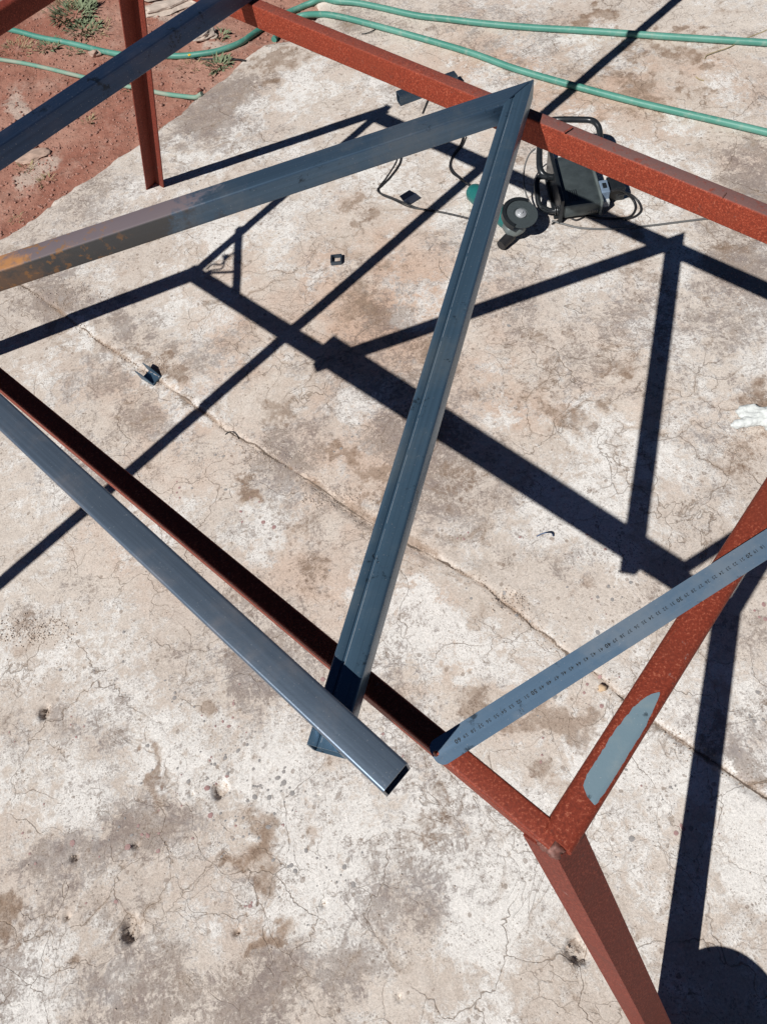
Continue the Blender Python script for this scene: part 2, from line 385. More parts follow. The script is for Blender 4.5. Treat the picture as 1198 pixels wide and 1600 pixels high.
def vnoise(X,Y,scale,seed,octv=4,gain=.5):
    out=np.zeros_like(X); amp=1; tot=0
    for o in range(octv):
        r=np.random.default_rng(seed*101+o); G=r.random((256,256))
        x=X*scale*2**o+seed*13.7; y=Y*scale*2**o+seed*5.1
        xi=np.floor(x).astype(int); yi=np.floor(y).astype(int); fx=x-xi; fy=y-yi
        fx=fx*fx*(3-2*fx); fy=fy*fy*(3-2*fy)
        g=lambda a,b:G[(xi+a)&255,(yi+b)&255]
        out+=amp*((g(0,0)*(1-fx)+g(1,0)*fx)*(1-fy)+(g(0,1)*(1-fx)+g(1,1)*fx)*fy); tot+=amp; amp*=gain
    return out/tot
# pits in the slab: pixel, radius m, depth m
PITS=[(343,1233,.017,.010),(205,1452,.020,.013),(900,1487,.021,.012),(70,1112,.014,.011),(213,1321,.008,.008),(117,1340,.009,.009),(505,1413,.006,.006),(105,1434,.006,.006),(370,1457,.007,.006),(85,1197,.004,.005),(790,934,.020,.005),(622,1558,.006,.006),(300,1242,.005,.006),(497,1241,.004,.005)]
PW=[(at(a,b)[:2],r,d) for a,b,r,d in PITS]
def slab_h(X,Y):
    e=sdist(X,Y,Eg)               # positive = dirt side
    e=e+(vnoise(X,Y,14,5,4)-.5)*.05
    j=sdist(X,Y,J)+(vnoise(X,Y,30,8,3)-.5)*.010
    z=(vnoise(X,Y,1.2,1,3)-.5)*.006+(vnoise(X,Y,9,2,4)-.5)*.0035+(vnoise(X,Y,60,4,3)-.5)*.0014
    # joint: a shallow step with a groove, breaking open in places
    brk=np.clip((vnoise(X,Y,5,11,3)-.48)*6,0,1)
    z=z+.0030/(1+np.exp(-j/.003))*1.0
    gw=.0035+.011*brk; z=z-(.0045+.003*brk)*np.exp(-(j/gw)**2)
    z=z+.0008*np.exp(-((j-.022)/.010)**2)
    z=z-brk*.0025*np.exp(-((j-.02)/.02)**2)*(vnoise(X,Y,70,13,3))*2
    for (c,r,d) in PW:
        D=np.hypot(X-c[0],Y-c[1]); m=D<r*3
        if m.any():
            rr=r*(1+.5*(vnoise(X[m],Y[m],55,17,3)-.5)*2); k=1/(1+np.exp((D[m]-rr)/(r*.09)))
            zz=z[m]; zz-=k*d*1.35*(.5+1.0*vnoise(X[m],Y[m],110,19,3)); z[m]=zz
    drop=np.clip((e+.045)/.075,0,1); drop=drop*drop
    z=z-drop*.055-np.clip(e-.03,0,.3)*1.2
    return z
def dirt_h(X,Y):
    e=sdist(X,Y,Eg)
    z=-.030+(vnoise(X,Y,3,21,4)-.5)*.030+(vnoise(X,Y,25,22,4)-.5)*.012+(vnoise(X,Y,90,23,3)-.5)*.006
    return z-np.clip(-e-.03,0,.5)*.6
def stretch(lo,hi,step,far,grow=1.35):
    c=list(np.arange(lo,hi+step/2,step)); s=step
    while c[-1]<far: s*=grow; c.append(c[-1]+s)
    s=step
    while c[0]>-far: s*=grow; c.insert(0,c[0]-s)
    return np.array(c)
def joincoords(a,b): return np.concatenate([a[a<b[0]-1e-6],b])
def grid_obj(name,xs,ys,hf,mat,stain=None):
    X,Y=np.meshgrid(xs,ys,indexing='xy'); Z=hf(X,Y)
    nx,ny=len(xs),len(ys); V=np.stack([X,Y,Z],-1).reshape(-1,3).astype(np.float32)
    i=np.arange(nx-1)[None,:]+np.arange(ny-1)[:,None]*nx
    F=np.stack([i,i+1,i+1+nx,i+nx],-1).reshape(-1,4).astype(np.int32)
    me=bpy.data.meshes.new(name); me.vertices.add(len(V)); me.vertices.foreach_set('co',V.ravel())
    me.loops.add(F.size); me.loops.foreach_set('vertex_index',F.ravel())
    me.polygons.add(len(F)); me.polygons.foreach_set('loop_start',np.arange(0,F.size,4,dtype=np.int32)); 
    me.polygons.foreach_set('use_smooth',np.ones(len(F),bool))
    me.update(calc_edges=True)
    if stain is not None:
        S=stain(X,Y); a=me.color_attributes.new('stain','FLOAT_COLOR','POINT')
        a.data.foreach_set('color',S.reshape(-1,4).astype(np.float32).ravel())
    me.materials.append(mat); o=bpy.data.objects.new(name,me); COL.objects.link(o); return o
# hand-placed stains, in pixels of ground seen: (x,y,rx,ry,angle deg,strength)
BROWN=[(435,92,46,22,-25,.9),(380,770,14,16,0,1),(500,870,0,0,0,0),(475,900,34,34,0,.45),(868,1128,55,34,15,.9),(752,1090,36,28,0,.75),(520,1203,22,16,40,.7),
 (408,1332,30,44,15,.9),(372,1365,40,14,20,.8),(500,1290,18,16,0,.8),(250,1235,26,20,0,.6),(237,1200,10,34,15,.7),(325,1100,16,20,30,.7),(14,1450,26,42,0,.95),(120,1500,16,20,0,.8),(405,1485,44,16,-30,.8),
 (590,450,90,60,-15,.42),(700,560,70,70,0,.35),(860,640,60,26,15,.75),(830,600,30,22,0,.6),(960,560,40,16,-50,.6),(700,740,60,40,35,.45),(560,740,60,14,33,.85),(440,640,24,40,20,.5),
 (1130,70,0,0,0,0),(930,30,36,18,5,.85),(1045,78,58,20,3,.95),(1010,150,60,14,25,.7),(1080,140,18,16,0,.8),(960,160,60,26,10,.4),(880,40,30,20,0,.4),(800,90,60,14,20,.4),
 (820,230,40,20,0,.5),(1150,380,50,40,0,.35),(560,325,22,16,0,.8),(60,990,50,22,-10,.5),(1180,650,40,60,0,.6),(1170,720,40,90,0,.5),(640,330,40,10,10,.4),(980,350,40,20,0,.4),(760,1310,0,0,0,0),(880,1210,20,10,0,.7),(850,1200,26,20,0,.5),(965,1500,0,0,0,0),
 (590,1330,30,12,0,.4),(600,770,40,16,35,.4),(200,560,40,40,0,.2),(240,570,40,16,35,.6),(330,890,20,20,0,.3),(480,860,50,26,20,.45),(700,1290,30,18,30,.5),(860,560,80,50,0,.25),(1000,420,60,40,0,.3)]
GREY=[(330,180,120,60,-35,.7),(200,330,110,36,-35,.5),(100,470,60,36,-20,.9),(60,430,60,40,-25,.7),(200,500,60,30,40,.7),(215,640,120,60,30,.55),(60,960,90,36,-20,.7),(120,1130,80,60,-30,.7),(250,1300,70,26,-20,.5),
 (150,1330,90,40,-30,.6),(60,1340,80,30,-20,.6),(430,1540,130,50,-30,.85),(620,1430,130,80,-25,.6),(560,1500,110,60,-10,.7),(250,1540,120,60,0,.5),(620,1040,60,60,0,.35),(640,700,60,60,40,.45),(730,1000,0,0,0,0),
 (1150,460,80,70,0,.45),(1130,420,80,40,0,.4),(1000,480,60,90,0,.2),(780,700,30,20,0,.3),(1190,280,60,50,20,.5),(1120,1330,0,0,0,0),(1150,1190,60,20,35,.7),(1180,1440,60,26,-20,.5),(840,60,50,30,0,.2),(640,60,80,20,0,.25),(960,1440,40,60,0,.4),(700,1400,60,60,0,.2),(420,740,60,50,0,.3),(90,740,70,50,0,.4),(330,800,50,60,0,.25),(400,1080,40,60,0,.35)]
WHITE=[(130,530,50,16,50,.9),(90,600,70,40,20,.6),(60,720,60,60,0,.6),(240,600,70,12,35,.9),(420,830,70,60,20,.6),(250,840,60,60,0,.4),(300,1120,90,60,0,.75),(200,1130,60,50,0,.6),(560,1050,60,40,0,.3),(280,440,50,40,0,.2),(360,500,60,40,0,.25),
 (640,980,110,60,35,.75),(760,1040,110,50,35,.75),(560,920,60,50,0,.7),(60,1540,80,90,0,.95),(130,1470,60,40,0,.6),(340,1240,130,60,0,.6),(480,1320,120,60,0,.5),(680,1280,110,90,0,.6),(760,1420,90,90,0,.7),(1000,1200,130,110,0,.75),(960,1320,130,110,0,.55),(1150,1100,90,90,0,.6),(1140,1300,80,110,0,.75),
 (900,820,110,60,30,.5),(1060,740,90,90,0,.5),(640,500,50,20,0,.4),(560,620,60,50,0,.4),(860,470,60,80,0,.3),(1060,500,50,100,0,.4),(960,300,60,40,0,.4),(1060,230,60,40,0,.6),(960,110,40,24,0,.6),(1120,40,60,30,0,.5),(700,270,60,50,0,.3),(430,160,120,20,-38,.7),(250,290,120,14,-35,.8),(340,240,110,16,-38,.7),(180,250,0,0,0,0),(590,140,60,30,20,.7),(720,400,50,60,0,.3),(880,1560,0,0,0,0),(1160,30,60,40,0,.4)]
WARM=[(600,480,150,130,0,1),(420,560,120,70,30,.7),(240,640,140,90,20,.6),(640,980,170,90,35,.7),(760,1080,150,60,30,.6),(560,760,100,80,30,.6),(800,620,120,60,30,.7),(400,420,120,90,0,.5),(900,130,300,80,5,.8),(700,60,160,60,10,.5),(180,850,120,60,30,.4),(950,620,120,80,0,.5),(470,900,80,60,30,.6),(1100,250,120,80,0,.4)]
WHITE+=[(330,1180,230,130,20,.8),(520,1330,160,120,30,.7),(160,1250,130,80,0,.5),(760,1340,160,120,0,.75),(660,1200,120,80,30,.6),(400,1450,160,70,0,.45),(1080,1180,120,120,0,.7)]
def patch(X,Y,PX,PY,L):
    out=np.zeros(X.shape)
    for (x,y,rx,ry,a,s) in L:
        if s==0: continue
        a=math.radians(a); dx=PX-x; dy=PY-y; u=(dx*math.cos(a)+dy*math.sin(a))/rx; v=(-dx*math.sin(a)+dy*math.cos(a))/ry
        out=np.maximum(out,s*np.clip(1.35-np.sqrt(u*u+v*v)*.9,0,1))
    return out
def slab_stain(X,Y):
    # authoring coordinates of each ground point
    dx,dy,dz=X,Y,-CAMH*np.ones_like(X)
    zc=dx*fwd[0]+dy*fwd[1]+dz*fwd[2]; zc=np.where(zc<.2,.2,zc)
    PX=599+CAMF*(dx*CR[0]+dy*CR[1]+dz*CR[2])/zc; PY=800-CAMF*(dx*CU[0]+dy*CU[1]+dz*CU[2])/zc
    PX=PX+(vnoise(X,Y,16,31,5,.65)-.5)*120; PY=PY+(vnoise(X,Y,16,32,5,.65)-.5)*120
    S=np.zeros(X.shape+(4,)); S[...,3]=1
    S[...,0]=patch(X,Y,PX,PY,BROWN); S[...,1]=patch(X,Y,PX,PY,GREY); S[...,2]=patch(X,Y,PX,PY,WHITE); S[...,3]=np.clip(patch(X,Y,PX,PY,WARM),0,1)
    j=sdist(X,Y,J); S[...,0]=np.maximum(S[...,0],.8*np.exp(-((j+.0)/.0045)**2)); 
    brk=np.clip((vnoise(X,Y,5,11,3)-.48)*6,0,1); S[...,0]=np.maximum(S[...,0],brk*.75*np.exp(-((j-.010)/.014)**2))
    for (c,r,d) in PW:
        D=np.hypot(X-c[0],Y-c[1]); S[...,0]=np.maximum(S[...,0],np.where(D<r*1.0,.25,0))
    e=sdist(X,Y,Eg); S[...,1]=np.maximum(S[...,1],.3*np.exp(-((e+.25)/.2)**2)); S[...,0]=np.maximum(S[...,0],np.clip((e+.012)/.03,0,1)*.6)
    return S
DP=[(270,6,50,22,10,1),(225,45,0,0,0,0),(300,12,40,20,0,1),(20,160,30,40,0,.6),(40,270,0,0,0,0),(50,255,60,18,-30,.7),(330,60,26,16,0,.6)]
def dirt_stain(X,Y):
    zc=X*fwd[0]+Y*fwd[1]-CAMH*fwd[2]; zc=np.where(zc<.2,.2,zc)
    PX=599+CAMF*(X*CR[0]+Y*CR[1]-CAMH*CR[2])/zc; PY=800-CAMF*(X*CU[0]+Y*CU[1]-CAMH*CU[2])/zc
    S=np.zeros(X.shape+(4,)); S[...,3]=1; S[...,0]=patch(X,Y,PX+(vnoise(X,Y,12,31,4)-.5)*30,PY+(vnoise(X,Y,12,32,4)-.5)*30,DP); return S
xs=stretch(-1.35,1.95,.005,14,1.25); ys=joincoords(stretch(-.5,1.6,.005,14,1.25)[lambda a:a<=1.6] if False else np.array([y for y in stretch(-.5,1.6,.005,14,1.25) if y<=1.6]),np.array([y for y in stretch(1.608,3.9,.009,14,1.25) if y>=1.604]))
slab=grid_obj('concrete_slab',xs,ys,slab_h,MC,slab_stain)
tag(slab,'weathered cracked concrete slab, white and brown stained, with a broken joint across it',None,None,'structure')
xd=stretch(-1.9,.6,.009,40,1.3); yd=stretch(2.0,5.0,.009,40,1.3)
dirt=grid_obj('red_earth_ground',xd,yd,dirt_h,ME,dirt_stain)
tag(dirt,'bare red earth beyond the slab edge, with stones and sparse weeds',None,None,'structure')
def gz(x,y):
    X=np.array([[float(x)]]);Y=np.array([[float(y)]]); return float(max(slab_h(X,Y)[0,0],dirt_h(X,Y)[0,0]))
def on(px,py,dz=0.0):
    p=at(px,py,0); z=gz(p.x,p.y)
    p=at(px,py,z+dz); return p
# ------------------------------------------------------------------ red work table
H0=.8152
T2=Vector((.08335,.03349,.815)); T1=Vector((-.2572,2.12534,.833)); T3=Vector((-1.04055,1.53603,.848)); T4=Vector((.82061,.6228,.778))
F1=Vector((-.5029,2.4553,0)); F2=Vector((.2512,-.3118,0)); F3=Vector((-1.3019,1.8063,0))
u=(T3-T2); u.z=0; u.normalize(); v=Vector((.80115,.59847,0))
F4=T4-u*.39+v*.06; F4.z=0
TW,TH=.0255,.047
table=empty('welded_work_table',(0,0,0)); table.location=((T1+T4+T2+T3)/4*Vector((1,1,0)) if False else (-.1,1.08,0))
tag(table,'red primed steel table frame on splayed legs, standing on the concrete slab','table frame')
top=.838   # z of beam tops near T2
def rail(p,q,w,h,zoff,mat,parent=table,name='rail',r=.003,**k):
    bm=bmesh.new(); beam(bm,p+Vector((0,0,zoff)),q+Vector((0,0,zoff)),w,h,r,**k)
    return obj(name,bm,mat,parent,R_(30))
# far rail located on its seen edges
fa=at(560,76,T1.z+.022); fb=at(1198,338,T4.z*.6+T1.z*.4+.022-.01)
def edge_rail(e1,e2,z1,z2,w,h,side,ext1,ext2,mat,name,r=.003,**k):
    """e1,e2 = pixels on one upper edge, z = its height there, side=+1 when the rail body lies to the left of e1->e2"""
    a=at(*e1,z1); b=at(*e2,z2); d=(b-a).normalized(); n=Vector((-d.y,d.x,0)).normalized()*side
    a=a+n*w/2-Vector((0,0,h/2)); b=b+n*w/2-Vector((0,0,h/2))
    A=a-d*ext1; B=b+d*ext2
    bm=bmesh.new(); beam(bm,A,B,w,h,r,**k); return obj(name,bm,mat,table,R_(30)),A,B,d
zf1,zf2=.843,.828
far,fA,fB,fd=edge_rail((560,76.5),(1198,338),zf1,zf2,TW,TH,1,.82,.42,MPF,'rail')
far['label']='far red rail with dusty top and a weld joint in it'
near,nA,nB,nd=edge_rail((0,607.5),(780,1262),.850,.839,TW,TH,1,.93,.06,MP,'rail')
# short rails: lie flush on the ends
bm=bmesh.new(); c0=at(1027,1060,.842); c1=at(1123,908,.836); d=(c1-c0).normalized()
fE=at(868,1322,.842)+Vector((0,0,-.018)); f2=c0+d*(1.02)+Vector((0,0,-.018))
SH=Vector((0,0,-.018))
FR0=at(870,1314,.842)+SH; FR1=c0+SH+d*.72
beam(bm,FR0,FR1,.036,.036,.009,cuta=(nd).normalized().cross(Vector((0,0,1))),segs=60); rr=obj('rail',bm,MP,table,R_(30)); rr['label']='right end rail with a long bare grey patch'
bm=bmesh.new(); 
e0=fA+fd*.02; beam(bm,T1+Vector((0,0,.005)),T3+Vector((0,0,-.004)),.03,.044,.004); obj('rail',bm,MPD,table,R_(30))
# bare grey patch on the right rail: a shell just proud of the tube following its profile
def bare_patch():
    d=(FR1-FR0).normalized(); side=d.cross(Vector((0,0,1))).normalized(); upv=side.cross(d)
    pr=rr_profile(.0366,.0366,.0092,6)
    # arc-length param over the top from left (-) to right (+)
    def prof(t):   # t in metres over the top, 0 = centre of top, + = right side
        s=1 if t>0 else -1; t=abs(t); r=.0092; hw=.0183
        if t<hw-r: return (s*t,hw)
        t-=hw-r; L=r*math.pi/2
        if t<L: a=t/r; return (s*(hw-r+r*math.sin(a)),hw-r+r*math.cos(a))
        return (s*hw,hw-r-(t-L))
    s0=(at(905,1240,.842)-FR0).dot(d); s1=(at(1025,1075,.842)-FR0).dot(d)
    bm=bmesh.new(); n=60; rows=[]
    for i in range(n+1):
        k=i/n; s=s0+(s1-s0)*k
        wob=.0016*mnoise.noise(Vector((s*90,3,0)))+.0012*mnoise.noise(Vector((s*260,9,0)))
        env=math.sqrt(max(0,1-(1-min(1,k/.16))**2))*(max(0,1-(1-min(1,(1-k)/.5))**2))**.5
        lo=.010-.0195*env+wob; hi=.0115+.0025*env+wob*.6-.0035*max(0,(k-.7)/.3)
        if lo>hi-.0012: lo=hi-.0012
        rows.append([bm.verts.new(FR0+d*s+side*prof(lo+(hi-lo)*j/8)[0]+upv*prof(lo+(hi-lo)*j/8)[1]) for j in range(9)])
    for i in range(n):
        for j in range(8): bm.faces.new((rows[i][j],rows[i][j+1],rows[i+1][j+1],rows[i+1][j]))
    bmesh.ops.recalc_face_normals(bm,faces=bm.faces)
    o=obj('bare_patch',bm,steel('bare_grey_metal',(.19,.28,.335),rough=.55,met=.2),rr,R_(30)); o['label']='long bare grey blue patch ground through the red primer'
bare_patch()
def angle_leg(topc,foot,cdir_u,cdir_v,wu,wv,mat,tk=.004):
    """angle iron, corner at outer side; flanges run along -cdir_u and -cdir_v"""
    bm=bmesh.new(); d=(foot-topc).normalized()
    eu=(cdir_u-d*cdir_u.dot(d)).normalized(); ev=(cdir_v-d*cdir_v.dot(d)); ev=(ev-eu*ev.dot(eu)).normalized()
    P=[(0,0),(-wu,0),(-wu,-tk),(-tk,-tk),(-tk,-wv),(0,-wv)]
    lay=bm.loops.layers.uv.new('UVMap'); r=[]
    for base in (topc,foot):
        row=[]
        for x,y in P:
            q=base+eu*x+ev*y
            if base is foot: q=plane_hit(q,d,(Vector((0,0,gz(foot.x,foot.y)-.001)),Vector((0,0,1))))
            row.append(bm.verts.new(q))
        r.append(row)
    n=len(P)
    for i in range(n):
        j=(i+1)%n; f=bm.faces.new((r[0][i],r[0][j],r[1][j],r[1][i]))
        for l in f.loops: l[lay].uv=((l.vert.co-topc).length,i*.02)
    bm.faces.new(r[0]); bm.faces.new(r[1][::-1]); bmesh.ops.recalc_face_normals(bm,faces=bm.faces)
    return bm
# near right leg: outer corner edge follows the seen ridge
rt=at(872,1344,.822); rb_dir=(at(1007,1600,0.16)-rt)
# choose the foot so that the ridge passes the seen pixels and leans like the fitted foot
def ridge_foot(q_low,foot_guess,topP):
    # intersect the plane (camera, topP, pixel) with ground near foot_guess
    c=Vector((0,0,CAMH)); r2=at(*q_low,0)-c; n=(topP-c).cross(r2).normalized()
    k=(foot_guess-c).dot(n); nh=Vector((n.x,n.y,0)); return foot_guess-nh*(k/nh.length_squared)
ft=ridge_foot((1007,1600),F2+u*.0-u*.02-v*.02,rt)
leg=obj('leg',angle_leg(rt,ft,-u,-v,.045,.0425,MPD),MPD,table); leg['label']='near leg of angle steel, dull red brown'
# far left leg seen from inside
t1=T1+u*.02+v*.012+Vector((0,0,.0)); c1=at(243.5,284,0)
top1=ridge_foot((243.5,284),F1,T1)
lt=T1+u*.012+v*.012; ft1=at(243.3,286,0.0)
obj('leg',angle_leg(lt,ft1,u,v,.045,.045,MPD),MPD,table)
obj('leg',angle_leg(T3+u*.012-v*.012,F3,u,-v,.045,.045,MPD),MPD,table)
obj('leg',angle_leg(T4-u*.012+v*.012,F4,-u,v,.045,.045,MPD),MPD,table)
# welds
def weld(a,b,r,name='weld_bead',parent=table,n=None,mat=MW,squash=.6):
    bm=bmesh.new(); L=(b-a).length; n=n or max(3,int(L/(r*1.1)))
    for i in range(n):
        c=a.lerp(b,(i+.5)/n)+Vector((random.uniform(-1,1),random.uniform(-1,1),random.uniform(-.5,.5)))*r*.25
        rock(bm,c,r*random.uniform(.8,1.2),r*random.uniform(.8,1.2),r*squash,2,.15,i)
    for f in bm.faces: f.smooth=True
    return obj(name,bm,mat,parent)
MWP=simple('painted_weld',(.17,.075,.06),.6,.2,200,.6,.0008)
weld(at(852,1284,.832),at(842,1306,.830),.0030,mat=MWP,n=16)
weld(at(841,1308,.828),at(868,1338,.826),.0034,mat=MWP,n=18)
weld(at(838,1304,.833),at(852,1322,.830),.0022,mat=MWP,n=12)
bm=bmesh.new(); q=at(866,1325,.828); rock(bm,q,.010,.009,.006,3,.3,5); rock(bm,q+Vector((-.006,.006,-.002)),.009,.008,.006,3,.3,8)
for f in bm.faces: f.smooth=True
obj('weld_bead',bm,MWP,table)
# joint marks on far rail
jt=(at(880,205,zf2+.01)); 
weld(at(893,199,.839),at(880,207,.839),.0015,squash=.25,mat=MPF,n=16)
weld(at(1134,301,.831),at(1128,309,.831),.0010,squash=.3,n=10,mat=MWP)
def foot_plate():
    bm=bmesh.new(); c=on(238,283); box(bm,c+Vector((0,-.01,.006)),.045,.012,.008,(Vector((.85,.5,0)),Vector((-.5,.85,0)),Vector((0,0,1))),.001); obj('foot_tab',bm,MP,table)
foot_plate()
# corner brace and odd bits hanging at the far left corner (seen by their shadow)
b1=unshadow(375,356,.835); b2=unshadow(370,466,.83)
bm=bmesh.new(); beam(bm,b1,b2,.018,.02,.002); obj('corner_brace',bm,MPD,table,R_(30))
bm=bmesh.new(); beam(bm,unshadow(318,427,.83),unshadow(372,425,.83),.008,.008,.001,segs=2); obj('hook_bar',bm,MPD,table,R_(30))
pl=empty('tongs',unshadow(345,410,.84)); tag(pl,'small black tongs lying over the corner brace of the red table','tongs')
bm=bmesh.new(); sweep(bm,catmull([unshadow(324,421,.84),unshadow(334,413,.842),unshadow(346,414,.842),unshadow(356,404,.844),unshadow(366,396,.844)],6),.0035,8); obj('lower_arm',bm,MBP,pl,R_(40))
bm=bmesh.new(); sweep(bm,catmull([unshadow(326,424,.845),unshadow(336,422,.85),unshadow(348,420,.85),unshadow(352,410,.85),unshadow(350,398,.85)],6),.0035,8); obj('upper_arm',bm,MBP,pl,R_(40))
bm=bmesh.new(); lathe(bm,[(.009,0),(.009,.006)],unshadow(354,402,.853),Vector((0,0,1)),12); obj('pivot',bm,MBP,pl,R_(40))
# ------------------------------------------------------------------ blue steel tubes
TB=.038
zt=.857+.0      # underside of the tubes lying on the rails is about .845
vf=empty('mitred_tube_frame',(.424,1.17,.83)); tag(vf,'V of two blue grey steel tubes with mitred corner, lying on the red table','steel frame')
ZB,ZC=.876,.876
# arm C from apex to lower end; top centre-line pixels
zc_top0=.880; zc_top1=.880
def line_from_edges(l1,r1,l2,r2,z1,z2):
    a=(at(*l1,z1)+at(*r1,z1))/2; b=(at(*l2,z2)+at(*r2,z2))/2; return a,b
Cz=.886
c_hi,c_lo=line_from_edges((652,600),(696,600),(523.7,1016),(577,1016),Cz,Cz)
dC=(c_lo-c_hi).normalized()
wC=( (at(652,600,Cz)-at(696,600,Cz)) - dC*((at(652,600,Cz)-at(696,600,Cz)).dot(dC)) ).length
Bz=.884
b_l,b_r=line_from_edges((600,196.5),(600,228),(0,396),(0,423),Bz,Bz)
dB=(b_r-b_l).normalized()   # towards the lower left, away from the apex
# apex: intersection of the centre lines (in plan)
def isect(p,d,q,e):
    k=((q.x-p.x)*e.y-(q.y-p.y)*e.x)/(d.x*e.y-d.y*e.x); return p+d*k
ap=isect(c_hi,dC,b_l,dB); ap.z=.885
DN=Vector((0,0,-TB/2))
mit=(dC-dB).normalized(); 
endC=at(500,1168,Cz); LC=(endC-ap).dot(dC)
half=TB/2
# profile of the C arm: a lipped section with a long groove a third across
def lipped(w,h,r):
    pr=rr_profile(w,h,r,3)
    out=[]
    for i,(x,y) in enumerate(pr):
        out.append((x,y))
        j=(i+1)%len(pr)
        if abs(y-h/2)<1e-6 and abs(pr[j][1]-h/2)<1e-6 and x>pr[j][0]:
            # right to left along the top; 'left' of the picture is one side
            for gx in (GX+.0016,GX+.0006,GX-.0014,GX-.0022): out.append((gx,h/2-(0 if gx in (GX+.0016,) else (.0022 if gx in (GX+.0006,GX-.0014) else .0009))))
            out.append((-w/2+r+.001,h/2-.0009))
    return out
GX=.0072
# the groove lies towards the picture's left side of the arm
sideC=dC.cross(Vector((0,0,1))).normalized()
left_sign=1 if sideC.dot(CR)<0 else -1
def lipped2(w,h,r):
    g=left_sign*.0065
    top=[]
    pr=rr_profile(w,h,r,3)
    k=[i for i in range(len(pr)) if abs(pr[i][1]-h/2)<1e-6 and pr[i][0]>0][0]
    head=pr[:k+1]; tail=pr[k+1:]
    lo=-.0011
    if g>0: # the recessed lip on +x side
        pts=[(w/2-r-.0005,h/2),(g+.004,h/2+lo*.2),(g+.0016,h/2+lo),(g+.0004,h/2-.0026),(g-.0012,h/2-.0026),(g-.0020,h/2),]
    else:
        pts=[(g+.0020,h/2),(g+.0012,h/2-.0026),(g-.0004,h/2-.0026),(g-.0016,h/2+lo),(g-.004,h/2+lo*.2),(-w/2+r+.0005,h/2)]
    return head+pts+tail
bm=bmesh.new(); beam(bm,ap+DN,ap+dC*LC+DN,TB,TB,.0035,wall=0,cuta=mit,prof=lipped2(TB,TB,.0035),segs=40)
# open the lower end
def open_end(bm,endp,d,w,h,wall=.0022,depth=.25):
    f=max((f for f in bm.faces if len(f.verts)>8),key=lambda f:(f.calc_center_median()-endp).length*-1)
    r=bmesh.ops.inset_region(bm,faces=[f],thickness=wall,use_even_offset=True)
    r2=bmesh.ops.extrude_face_region(bm,geom=[f]); vs=[e for e in r2['geom'] if isinstance(e,bmesh.types.BMVert)]
    for vv in vs: vv.co-=d*depth
    if f.is_valid: bmesh.ops.delete(bm,geom=[f],context='FACES_ONLY')
open_end(bm,ap+dC*LC+DN,dC,TB,TB)
armC=obj('tube',bm,MSC,vf,R_(30)); armC['label']='long arm with a groove along its top, reaching to the near rail'
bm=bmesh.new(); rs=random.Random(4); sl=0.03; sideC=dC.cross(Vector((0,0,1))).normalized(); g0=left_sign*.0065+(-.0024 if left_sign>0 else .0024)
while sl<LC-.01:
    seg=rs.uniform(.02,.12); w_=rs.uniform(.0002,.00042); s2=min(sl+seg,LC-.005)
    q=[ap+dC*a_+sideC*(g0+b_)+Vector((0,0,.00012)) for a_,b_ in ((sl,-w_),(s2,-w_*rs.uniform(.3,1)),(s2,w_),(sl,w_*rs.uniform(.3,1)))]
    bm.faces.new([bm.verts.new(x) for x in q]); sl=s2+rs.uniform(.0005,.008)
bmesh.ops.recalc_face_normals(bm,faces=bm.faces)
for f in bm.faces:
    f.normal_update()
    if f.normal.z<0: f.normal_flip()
o=obj('painted_glint',bm,simple('painted_glint_steel',(.30,.36,.42),.4,.4,200,.3),armC)  # broken pale strip painting the sun glint along the groove lip
bm=bmesh.new(); LB=1.13; endB=ap+dB*LB; endB.z=.882
beam(bm,ap+DN,endB+DN,TB,TB,.0035,cuta=mit,segs=40); open_end(bm,endB+DN,dB,TB,TB)
armB=obj('tube',bm,MSR,vf,R_(30)); armB['label']='arm turning orange with rust towards its far end'
md=Vector((-mit.y,mit.x,0)).normalized()
wl=obj('weld_bead',sweep(bmesh.new(),[ap+md*(-.0255)+Vector((0,0,.0000)),ap+md*.0255+Vector((0,0,.0000))],.0011,6),MS,vf)
# D: nearest loose tube
dt=empty('loose_steel_tube',(-.3,.5,.9)); tag(dt,'thick blue grey steel tube lying along the near red rail, open end towards the viewer','steel tube')
Dz1,Dz2=.925,.929
a,b=line_from_edges((635,1192),(598.7,1237.4),(0,617),(0,668),Dz1,Dz2)
dD=(b-a).normalized(); wD=.0345
zD=at(-206,450,.928); LD=((zD-a).dot(dD))+.09
bm=bmesh.new(); beam(bm,a+Vector((0,0,-.019)),a+dD*LD+Vector((0,0,-.019)),wD+.001,.038,.0035,segs=40)
open_end(bm,a+Vector((0,0,-.019)),-dD,wD,.038); open_end(bm,a+dD*LD+Vector((0,0,-.019)),dD,wD,.038)
obj('tube',bm,MSD,dt,R_(30))
# bright ground lip along the lower edge near its end: the cut face
# G: tube across the upper left
gt=empty('loose_steel_tube',(-.3,1.5,.85)); tag(gt,'dark blue steel tube crossing the upper left over the far red rail and the hose','steel tube')
Gz=.892
ga,gb=line_from_edges((300,5),(300,29.5),(0,203),(0,229),Gz,Gz)
dG=(gb-ga).normalized()
bm=bmesh.new(); beam(bm,ga-dG*2.3+Vector((0,0,-.019)),gb+dG*2.1+Vector((0,0,-.019)),TB,TB,.0035,wall=.002,segs=60)
obj('tube',bm,MSG,gt,R_(30))
# ------------------------------------------------------------------ steel ruler
ru=empty('steel_ruler',(.0157,.1521,.845)); tag(ru,'blue grey steel ruler numbered to 60, spanning from near rail to right end rail','ruler')
zr=.8405; zr2=.846
p60=at(714.7,1157,zr+.002); p20=at(1168.6,868,zr2+.003)
rd=(p20-p60); RL=rd.length; rd.normalize(); rn=Vector((-rd.y,rd.x,0)).normalized()
rup=rd.cross(rn).normalized()
if rup.z<0: rup=-rup
